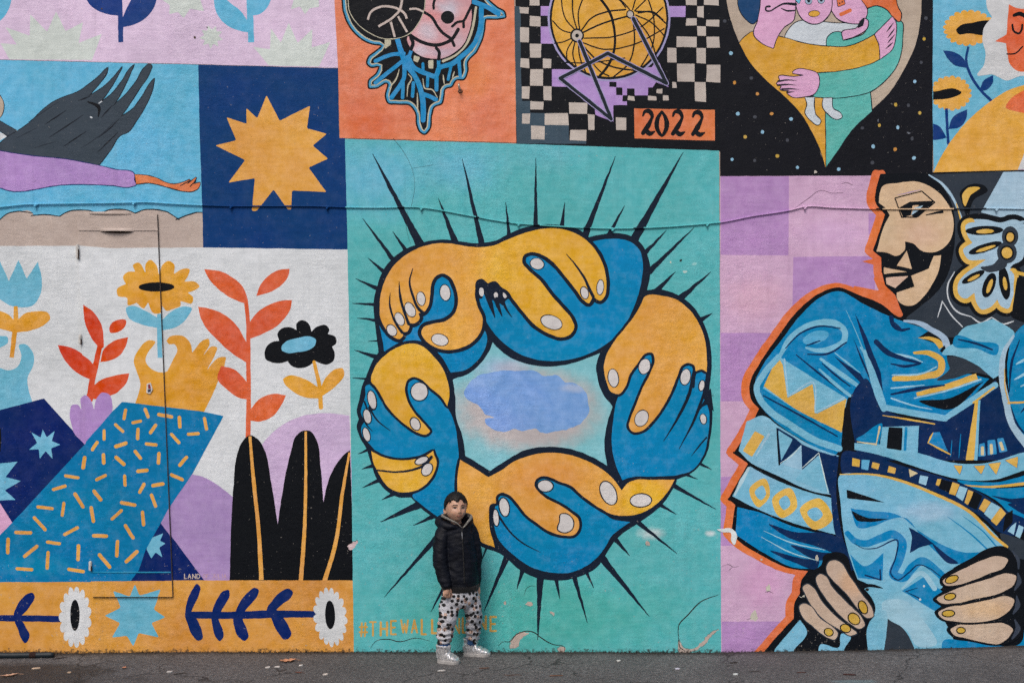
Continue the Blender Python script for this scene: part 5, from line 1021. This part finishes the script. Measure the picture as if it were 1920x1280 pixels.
JACK = cloth('dark_satin_jacket', (.0022, .0032, .0070, 1), (.0042, .0062, .0135, 1), .58, 0, .30); RIB = cloth('ribbed_knit', (.003, .0035, .005, 1), (.007, .0075, .009, 1), .8, .2, .5); FLEECE = cloth('grey_fleece', (.16, .155, .14, 1), (.23, .22, .20, 1), .9, .3, .8, 400); SOCK = cloth('blue_sock', (.02, .07, .20, 1), (.04, .12, .30, 1), .85, .2, .5)
def mat_trousers():
    m, q, out = mk('spotted_cotton'); b_ = q.n('ShaderNodeBsdfPrincipled'); pos = q.n('ShaderNodeNewGeometry').outputs['Position']
    base = q.mix(q.rng(q.noise(pos, 14, 4), .3, .7), (.44, .45, .50, 1), (.54, .55, .60, 1))
    sp_ = q.n('ShaderNodeSeparateXYZ'); m.node_tree.links.new(pos, sp_.inputs[0]); cmb = q.n('ShaderNodeCombineXYZ')
    q.val(cmb.inputs[0], q.math('ADD', sp_.outputs[0], q.math('MULTIPLY', sp_.outputs[1], .35))); q.val(cmb.inputs[1], q.math('ADD', sp_.outputs[2], q.math('MULTIPLY', sp_.outputs[1], .2)))
    v1 = q.voro(cmb.outputs[0], 28); v1.voronoi_dimensions = '2D'; v1.inputs['Randomness'].default_value = .85; sepc = q.n('ShaderNodeSeparateColor'); m.node_tree.links.new(v1.outputs['Color'], sepc.inputs[0])
    v2 = q.voro(q.scale(cmb.outputs[0], (1.07, -1, 1)), 24); v2.voronoi_dimensions = '2D'; v2.inputs['Randomness'].default_value = .9; sc2 = q.n('ShaderNodeSeparateColor'); m.node_tree.links.new(v2.outputs['Color'], sc2.inputs[0])
    wv = q.math('MULTIPLY', q.math('SUBTRACT', q.noise(pos, 90, 3), .5), .22)
    peach = q.math('MULTIPLY', q.math('LESS_THAN', q.math('ADD', v2.outputs['Distance'], wv), .30), q.math('GREATER_THAN', sc2.outputs[0], .45))
    c_ = q.mix(q.math('MULTIPLY', peach, .8), base, (.55, .36, .27, 1))
    dot = q.math('MULTIPLY', q.math('LESS_THAN', v1.outputs['Distance'], q.rng(sepc.outputs[1], 0, 1, .27, .33)), q.math('GREATER_THAN', sepc.outputs[0], .12))
    spk = q.math('MULTIPLY', peach, q.math('GREATER_THAN', q.noise(pos, 160, 2), .57)); c_ = q.mix(spk, c_, (.06, .02, .02, 1))
    c_ = q.mix(dot, c_, (.008, .008, .010, 1)); m.node_tree.links.new(c_, b_.inputs['Base Color']); b_.inputs['Roughness'].default_value = .85
    h = q.noise(q.scale(pos, (1, 1, 2.2)), 30, 5, .6, 1.0); m.node_tree.links.new(q.bump(h, .7, .012), b_.inputs['Normal']); m.node_tree.links.new(b_.outputs[0], out.inputs[0]); return m
TROU = mat_trousers(); SILV = simple('silver_leather', (.74, .74, .76), .30, .62, (38, .55, .006), .6); SOLE = simple('boot_sole', 'a3a1a0', .7)

# ---- head (local: faces -Y, centre of the skull at the origin)
HEAD_C = cp(854.5, 950.5, .25); HEAD_R = Matrix.Rotation(R(20), 4, 'Z') @ Matrix.Rotation(R(3), 4, 'Y') @ Matrix.Rotation(R(-8), 4, 'X')
def gs(x, s): return math.exp(-(x / s) ** 2)
def head_pt(n_):
    x, y, z = n_
    X = .0675 * x; Y = .082 * y; Z = .0905 * z
    if z < 0: X *= 1 - .19 * (-z) ** 1.9; Y *= 1 + .42 * z * z if y < 0 else 1 - .34 * (-z) ** 1.3
    if z > 0: X *= 1 + .03 * math.sin(z * 3)
    if y < 0:
        Y *= .95; dy = 0.0; w = min(1, -y * 2.2)
        dy += .0030 * (gs(X - .026, .016) + gs(X + .026, .016)) * gs(Z - .006, .008) * -1            # brow ridge
        dy += .0075 * (gs(X - .027, .013) + gs(X + .027, .013)) * gs(Z + .008, .011)               # eye sockets
        dy -= .0115 * gs(X, .0085) * gs(Z + .031, .011) + .0075 * gs(X, .007) * gs(Z + .014, .014)    # nose
        dy -= .0045 * (gs(X - .009, .005) + gs(X + .009, .005)) * gs(Z + .036, .006)
        dy -= .0060 * (gs(X - .034, .017) + gs(X + .034, .017)) * gs(Z + .040, .017)                 # cheeks
        dy -= .0055 * gs(X, .017) * gs(Z + .056, .009); dy += .0045 * gs(X, .02) * gs(Z + .0555, .0022)   # lips
        dy += .0035 * gs(X, .018) * gs(Z + .067, .005); dy -= .0050 * gs(X, .016) * gs(Z + .080, .010)   # chin
        Y += dy * w
    return Vector((X, Y, Z))
bm = bmesh.new(); bmesh.ops.create_icosphere(bm, subdivisions=5, radius=1)
HV = [head_pt(v.co.normalized()) for v in bm.verts]; HF = [tuple(v.index for v in f.verts) for f in bm.faces]; bm.free()
HTREE = BVHTree.FromPolygons(HV, HF)
MH = Matrix.Translation(HEAD_C) @ HEAD_R
def ear(sx):
    V, F = [], []
    bm = bmesh.new(); bmesh.ops.create_icosphere(bm, subdivisions=3, radius=1)
    for v in bm.verts:
        c_ = v.co.copy(); p = Vector((c_.x * .006, c_.y * .0145, c_.z * .023))
        if c_.x * sx > 0: p.x -= sx * .004 * gs(c_.y, .5) * gs(c_.z, .5)
        p = Matrix.Rotation(R(-28 * sx), 3, 'Z') @ p; V.append(p + Vector((sx * .067, .012, -.022)))
    F = [tuple(v.index for v in f.verts) for f in bm.faces]; bm.free(); return V, F
pieces = [([MH @ v for v in HV], HF)]
for sx in (-1, 1): v, f = ear(sx); pieces.append(([MH @ p for p in v], f))
YAW = R(24)
pieces.append(loft([(cp(854, 966, .215), .034, .036, YAW), (cp(855, 975, .21), .032, .033, YAW), (cp(856, 985, .208), .037, .036, YAW), (cp(857, 996, .21), .06, .045, YAW)]))
pieces.append(loft([(cp(857, 988, .21), .055, .042, YAW), (cp(858, 1000, .21), .085, .055, YAW), (cp(859, 1040, .215), .10, .07, YAW), (cp(861, 1090, .215), .095, .07, YAW), (cp(862, 1115, .215), .10, .075, YAW)]))
AL = [cp(834, 998, .24), cp(826, 1045, .285), cp(836, 1090, .305), cp(837, 1100, .315)]; AR = [cp(882, 1000, .19), cp(891, 1045, .178), cp(893, 1092, .185), cp(894, 1102, .188)]
pieces.append(chain(AL, [.026, .025, .021, .019])); pieces.append(chain(AR, [.022, .024, .020, .018]))
LL = [cp(848, 1118, .22), cp(841, 1158, .255), cp(834, 1203, .25), cp(835, 1228, .245)]; LR = [cp(878, 1118, .20), cp(886, 1155, .17), cp(884, 1196, .105), cp(884, 1218, .095)]
pieces.append(chain(LL, [.06, .045, .030, .020])); pieces.append(chain(LR, [.058, .043, .029, .020]))
def hand(wrist, down, side, fwd, mirror=1):
    """palm and five curled fingers hanging from a wrist; down/side/fwd unit axes, side = towards the thumb's opposite"""
    def L(a, b_, c_): return wrist + side * a + fwd * b_ + down * c_
    out = [chain([L(0, 0, -.01), L(0, .002, .012), L(0, .004, .030)], [.017, .020, .018], 12), chain([L(-.009, .003, .016), L(-.010, .004, .032)], [.0115, .011], 10), chain([L(.010, .003, .016), L(.010, .004, .032)], [.0115, .011], 10)]
    for i, (x, ln, cu) in enumerate(((-.0185, .030, .9), (-.0065, .034, 1.0), (.0055, .032, 1.1), (.0165, .026, 1.2))):
        a = L(x, .004, .030); b_ = L(x * 1.05, .006, .030 + ln * .5); c_ = L(x * 1.03, .006 - ln * .22 * cu * 1.0 + 0, .030 + ln * .92); d_ = L(x, -.004 - ln * .42 * cu, .030 + ln * 1.08)
        out.append(chain([a, b_, c_, d_], [.0066, .0064, .0058, .0050], 9))
    out.append(chain([L(-.014, .004, .004), L(-.026, .000, .020), L(-.027, -.008, .036), L(-.023, -.015, .045)], [.0085, .0078, .0068, .0055], 9)); return out
# near hand: back of the hand to the camera and a little to the left; thumb to the inside
pieces += hand(cp(837.5, 1101, .318), Vector((.03, -.05, -1)).normalized(), Vector((-.95, -.30, 0)).normalized(), Vector((-.30, -.95, 0)).normalized())
pieces += hand(cp(894.5, 1101, .19), Vector((.02, .0, -1)).normalized(), Vector((.35, .93, 0)).normalized(), Vector((.93, -.35, 0)).normalized())
body = own('body', fuse('body', pieces, .0026, 2), [SKIN])

# face features laid on the skin
def patch(name, P, mat_, off, parent, dens=.0016):
    """small raised patch following the face; P outline in face coordinates (x, z)"""
    bm = bmesh.new(); vs = [bm.verts.new((x, 0, z)) for x, z in P]; f = bm.faces.new(vs)
    bmesh.ops.triangulate(bm, faces=[f]); bmesh.ops.subdivide_edges(bm, edges=bm.edges[:], cuts=2, use_grid_fill=True)
    r_ = bmesh.ops.extrude_face_region(bm, geom=bm.faces[:]); top = [g_ for g_ in r_['geom'] if isinstance(g_, bmesh.types.BMVert)]; tops = set(top)
    for v in bm.verts:
        hit = HTREE.ray_cast(Vector((v.co.x, -.3, v.co.z)), Vector((0, 1, 0)))[0]; y = hit.y if hit else -.07
        v.co.y = y - (off if v in tops else -.004)
    for v in bm.verts: v.co = MH @ v.co
    bmesh.ops.recalc_face_normals(bm, faces=bm.faces[:]); me = bpy.data.meshes.new(name); bm.to_mesh(me); bm.free()
    return own(name, me, [mat_]) if parent is None else own(name, me, [mat_], parent)
def almond(cx, cz, w, h, tilt=0, n_=14):
    out = []
    for i in range(n_):
        t = 2 * math.pi * i / n_; x = w * math.cos(t); z = h * math.sin(t) * (1 - .35 * abs(math.cos(t)))
        out.append((cx + x, cz + z + tilt * x))
    return out
for sx in (-1, 1):
    patch('eye', almond(sx * .0265, -.0075, .0115, .0046, sx * .06), EYEW, .0012, None); patch('iris', almond(sx * .0265 + .001, -.0073, .0052, .0046), IRIS, .0018, None)
    patch('eyelid', [(sx * .0265 + a, -.0045 + b_) for a, b_ in ((-.0135, -.003), (-.006, .0012), (.004, .0018), (.0135, -.001), (.0135, .0008), (.004, .0040), (-.006, .0034), (-.0135, -.0012))], IRIS, .0018, None)
    patch('eyebrow', [(sx * (.0265 + a), .0075 + b_) for a, b_ in ((-.017, -.002), (-.006, .0015), (.006, .0018), (.0185, -.003), (.017, .0000), (.006, .0065), (-.006, .0062), (-.016, .0030))][::sx], BROW, .0016, None)
patch('mouth', [(a, -.0555 + b_) for a, b_ in ((-.018, .0012), (-.009, .0026), (0, .0020), (.009, .0028), (.018, .0018), (.010, -.0026), (0, -.0040), (-.010, -.0028))], LIP, .0010, None)
patch('mouth_line', [(a, -.0555 + b_) for a, b_ in ((-.020, .0014), (-.008, .0002), (.008, .0002), (.020, .0022), (.008, -.0008), (-.008, -.0008))], LIPL, .0014, None)
# ---- hair: a close cap with a ragged fringe, plus short tufts
def hairline(n_):
    x, y, z = n_
    if y < -.55: lim = .40 + .10 * math.sin(x * 9) + .05 * noise.noise((x * 14, 1, 1)) - .22 * abs(x) ** 2
    elif y < -.05: lim = .38 - (y + .55) * 1.0
    elif y < .22: lim = -.18 - (y + .05) * .4
    else: lim = -.30 - (y - .22) * .45
    return z - lim
bm = bmesh.new(); bmesh.ops.create_icosphere(bm, subdivisions=6, radius=1)
kill = [v for v in bm.verts if hairline(v.co.normalized()) < 0]; bmesh.ops.delete(bm, geom=kill, context='VERTS')
r2 = random.Random(5); tufts = []
for v in bm.verts:
    n_ = v.co.normalized(); h = hairline(n_); th = .0065 * min(1, h * 6 + .25) + .003 * max(0, n_.z) + .0016 * noise.noise(n_ * 9)
    p = head_pt(n_); nn_ = Vector((n_.x / .0665, n_.y / .082, n_.z / .0905)).normalized(); v.co = p + nn_ * th
    if r2.random() < .16: tufts.append((v.co.copy(), nn_.copy(), n_.copy()))
vb = [v.co.copy() for v in bm.verts]; fb = [tuple(v.index for v in f.verts) for f in bm.faces] if not bm.verts.index_update() else []
bm.free()
for p, nn_, n_ in tufts:
    swirl = Vector((-n_.x * .2 + .1, -1, -.7)) if n_.z > .3 else Vector((0, .2, -1)); t = (swirl - nn_ * swirl.dot(nn_)).normalized(); s_ = nn_.cross(t) * .0011
    tip = p + t * r2.uniform(.006, .014) + nn_ * r2.uniform(.0005, .0045); b0 = len(vb); vb += [p - s_ - nn_ * .001, p + s_ - nn_ * .001, tip]; fb.append((b0, b0 + 1, b0 + 2))
own('hair', mesh_from('hair', [MH @ v for v in vb], fb, True), [HAIR])

# ---- jacket: torso, sleeves, folded hood, fused into one garment
def px_(v): return v * PXM
T_R = [(855, 979, 23, 20), (857, 986, 29, 24), (859, 998, 32, 27), (861, 1025, 33, 29), (862, 1055, 34, 30.5), (863, 1082, 35.5, 31.5), (863, 1094, 35.5, 31), (863, 1100, 34, 29)]
torso = loft([(cp(a, b_, .212), px_(c_), px_(d_), YAW, .18 if b_ < 984 else 0) for a, b_, c_, d_ in T_R], 40)
sl = chain([cp(834, 991, .25), cp(827, 1010, .272), cp(826, 1045, .292), cp(830, 1075, .305), cp(835.5, 1094, .318)], [px_(13), px_(14.5), px_(14.3), px_(13), px_(10.5)], 24, 6)
sr = chain([cp(883, 993, .19), cp(889, 1012, .18), cp(892, 1045, .178), cp(892.5, 1075, .182), cp(893, 1092, .186)], [px_(13), px_(12.5), px_(12), px_(10.5), px_(8.5)], 24, 6)
hood = chain([cp(864, 988, .275), cp(846, 987, .295), cp(830, 984, .262), cp(825, 978, .215), cp(836, 972, .155), cp(860, 971, .135), cp(878, 974, .16), cp(882, 981, .205), cp(877, 987, .25)], [px_(2), px_(5), px_(8), px_(10), px_(12), px_(12), px_(10), px_(7), px_(4)], 18, 5)
def jfold(co, n_):
    a = noise.noise(co * 11) * .0055 + noise.noise(Vector((co.x * 16 + co.z * 9, co.y * 16, co.z * 30))) * .0050
    a += .0022 * noise.noise(Vector((co.x * 26, co.y * 26, co.z * 62)))
    return n_ * a
jacket = own('jacket', fuse('jacket', [torso, sl, sr, hood], .0038, 5, jfold), [JACK])
hem = loft([(cp(a, b_, .212), px_(c_), px_(d_), YAW) for a, b_, c_, d_ in ((863, 1094, 36, 31.5), (863, 1099, 36, 31.5), (863, 1104, 35, 30.5), (863, 1106.5, 33.5, 29), (863, 1105, 31, 27))], 60)
own('hem', fuse('hem', [hem], .004, 2, lambda co, n_: n_ * .0014 * math.sin((co.x * math.cos(YAW) + co.y * math.sin(YAW)) * 420)), [RIB], jacket)
for a, r_ in (((cp(834, 1090, .305), cp(836.2, 1099, .314)), 10.6), ((cp(893, 1088, .185), cp(893.6, 1096, .187)), 8.6)):
    own('cuff', fuse('cuff', [chain(list(a), [px_(r_), px_(r_ * .86)], 24, 4)], .003, 2), [RIB], jacket)
# fleece collar: an open V band standing round the neck
def band(P0, P1, thick):
    V = []; F = []; n_ = len(P0)
    ctr = sum(P0, Vector()) / n_
    for a, b_ in zip(P0, P1):
        o_ = Vector((a.x - ctr.x, a.y - ctr.y, 0)); o_ = o_.normalized() * thick if o_.length > 1e-6 else Vector(); m_ = (a + b_) / 2 + o_ * 1.2
        V += [a - o_ * .3, a + o_, m_ + o_ * .7, b_ + o_, b_ - o_ * .3, m_ - o_ * .8]
    for i in range(n_ - 1):
        for k in range(6): F.append((6 * i + k, 6 * i + (k + 1) % 6, 6 * (i + 1) + (k + 1) % 6, 6 * (i + 1) + k))
    F += [(0, 1, 2, 3, 4, 5), tuple(reversed(range(6 * (n_ - 1), 6 * n_)))]; return V, F
lo = [(865.5, 990, .292), (858, 983, .292), (847, 977, .285), (837, 972, .265), (833, 970, .225), (838, 968, .18), (852, 967, .155), (868, 967, .16), (878, 969, .19), (880, 973, .225), (875, 980, .262), (866.5, 990, .288)]
hi = [(864.5, 987, .295), (855, 977.5, .297), (842, 971, .288), (833, 966, .27), (830.5, 964, .225), (836, 961, .178), (851, 959, .152), (868, 960, .155), (880, 963, .188), (882.5, 967, .228), (877, 975, .27), (867.5, 988, .291)]
def smooth_pts(L_): 
    P = [cp(*a) for a in L_]; out = []
    for i in range(len(P) - 1):
        p0 = P[max(i-1, 0)]; p1 = P[i]; p2 = P[i+1]; p3 = P[min(i+2, len(P)-1)]
        for k in range(5): t = k / 5; out.append(.5 * ((2*p1) + (p2 - p0) * t + (2*p0 - 5*p1 + 4*p2 - p3) * t*t + (3*p1 - p0 - 3*p2 + p3) * t**3))
    out.append(P[-1]); return out
collar = band(smooth_pts(lo), smooth_pts(hi), .009)
own('collar', fuse('collar', [collar], .0028, 3, lambda co, n_: n_ * .0018 * noise.noise(co * 130)), [FLEECE], jacket)
zip_ = chain([cp(866, 991, .297), cp(866.4, 1003, .308), cp(867, 1010, .312)], [.0022, .003, .0022], 8); own('zip_pull', mesh_from('zip_pull', *zip_, True), [simple('zip_steel', 'b5b5b8', .3, .9)], jacket)
zl = chain([cp(866, 988, .296), cp(867.5, 1015, .313), cp(869.5, 1055, .318), cp(871, 1092, .318)], [.003, .003, .003, .003], 8, 8); own('zip', mesh_from('zip', *zl, True), [RIB], jacket)

# ---- trousers
hips = loft([(cp(a, b_, .212), px_(c_), px_(d_), YAW) for a, b_, c_, d_ in ((862, 1096, 32, 27), (863, 1104, 34, 28), (864, 1116, 35, 29), (864, 1128, 34, 27), (863, 1137, 27, 22))], 36)
tl = chain([cp(848, 1120, .225), cp(843, 1138, .245), cp(839, 1158, .262), cp(836, 1180, .262), cp(833, 1193, .255), cp(832.5, 1201, .25)], [px_(20), px_(19), px_(17), px_(15.5), px_(14.3), px_(12.5)], 28, 6)
tr = chain([cp(881, 1120, .20), cp(886, 1138, .195), cp(889, 1158, .175), cp(888, 1176, .145), cp(886, 1188, .122), cp(885, 1196, .110)], [px_(18.5), px_(17.5), px_(15.8), px_(14.6), px_(13.4), px_(11.5)], 28, 6)
def tfold(co, n_):
    z = co.z; low = max(0, min(1, (.36 - z) / .26)); a = noise.noise(co * 13) * .007
    a += low * .0075 * math.sin(z * 165 + 3.2 * noise.noise(co * 11)) * (.6 + .5 * noise.noise(co * 9 + Vector((4, 0, 0))))
    a += .004 * noise.noise(Vector((co.x * 30 + co.z * 24, co.y * 30, co.z * 30)))
    return n_ * a
trous = own('trousers', fuse('trousers', [hips, tl, tr], .0036, 4, tfold), [TROU])
for P, r_ in (([cp(832, 1200, .25), cp(833, 1208, .25)], 11.4), ([cp(884, 1190, .112), cp(883.5, 1202, .10)], 11.0)): own('sock', fuse('sock', [chain(P, [px_(r_), px_(r_)], 20, 4)], .003, 2, lambda co, n_: n_ * .002 * noise.noise(co * 60)), [SOCK])

# ---- boots (local: toe along +X, sole at z = 0)
def boot(heel_px, heel_py, toe_px, toe_py):
    hp = gpt(heel_px, heel_py); tp = gpt(toe_px, toe_py); hp.z = ground_z(hp.x, hp.y); ax = (tp - hp); ax.z = 0; Ln = ax.length; ax.normalize(); sd = Vector((-ax.y, ax.x, 0)); up = Vector((0, 0, 1))
    W = .034
    def L(a, b_, c_): return hp + ax * (a * Ln) + sd * b_ + up * c_
    def sect(a, w, z0, z1, n_=20):
        return [L(a, w * math.copysign(abs(math.cos(t)) ** .75, math.cos(t)), z0 + (z1 - z0) * (.5 + .5 * math.copysign(abs(math.sin(t)) ** .8, math.sin(t)))) for t in [2 * math.pi * k / n_ for k in range(n_)]]
    prof = [(-.01, .018, .012, .05), (.04, .028, .010, .075), (.14, .033, .010, .085), (.30, .034, .010, .088), (.45, .034, .010, .080), (.58, .036, .010, .066), (.70, .038, .010, .055), (.82, .037, .010, .047), (.92, .031, .011, .040), (.985, .020, .013, .030), (1.0, .008, .016, .022)]
    V = []; F = []; n_ = 20
    for a, w, z0, z1 in prof: V += sect(a, w, z0, z1)
    for i in range(len(prof) - 1):
        for k in range(n_): F.append((i * n_ + k, i * n_ + (k + 1) % n_, (i + 1) * n_ + (k + 1) % n_, (i + 1) * n_ + k))
    F.append(tuple(reversed(range(n_)))); F.append(tuple(range((len(prof) - 1) * n_, len(prof) * n_)))
    shaft = loft([(L(.23, 0, z), rx, ry, math.atan2(ax.y, ax.x), 0) for z, rx, ry in ((.03, .050, .034), (.07, .049, .037), (.092, .047, .039), (.108, .050, .043), (.115, .047, .040), (.111, .040, .033))], 28)
    def bf(co, q_):
        loc = co - hp; a = loc.dot(ax) / Ln; return q_ * (.0022 * noise.noise(co * 45) + .0022 * math.sin(a * 46 + loc.z * 60 + 2 * noise.noise(co * 20)) * (1 if .25 < a < .85 else .4))
    o = own('boot', fuse('boot', [(V, F), shaft], .0028, 3, bf), [SILV])
    V = []; F = []; out = []
    for a, w in ((-.03, .016), (.0, .026), (.06, .034), (.2, .038), (.4, .036), (.6, .039), (.75, .042), (.88, .039), (.97, .028), (1.03, .012)): out.append((a, w))
    for z, g_ in ((.0, .98), (.004, 1.02), (.018, 1.02), (.022, .98)):
        V += [L(.5 + (a - .5) * (1 if g_ > 1 else .99), w * g_, z) for a, w in out] + [L(.5 + (a - .5) * (1 if g_ > 1 else .99), -w * g_, z) for a, w in reversed(out)]
    m_ = 2 * len(out)
    for i in range(3):
        for k in range(m_): F.append((i * m_ + k, i * m_ + (k + 1) % m_, (i + 1) * m_ + (k + 1) % m_, (i + 1) * m_ + k))
    F.append(tuple(reversed(range(m_)))); F.append(tuple(range(3 * m_, 4 * m_))); own('sole', mesh_from('sole', V, F), [SOLE], o)
    flap = chain([L(.42, .040, .108), L(.50, .022, .092), L(.52, 0, .084), L(.50, -.022, .092), L(.42, -.040, .108)], [.004, .005, .005, .005, .004], 10); own('boot_cuff', mesh_from('boot_cuff', *flap, True), [SILV], o)
    return o
boot(823, 1238.5, 860, 1242.5)
boot(871, 1226.5, 918, 1228.5)
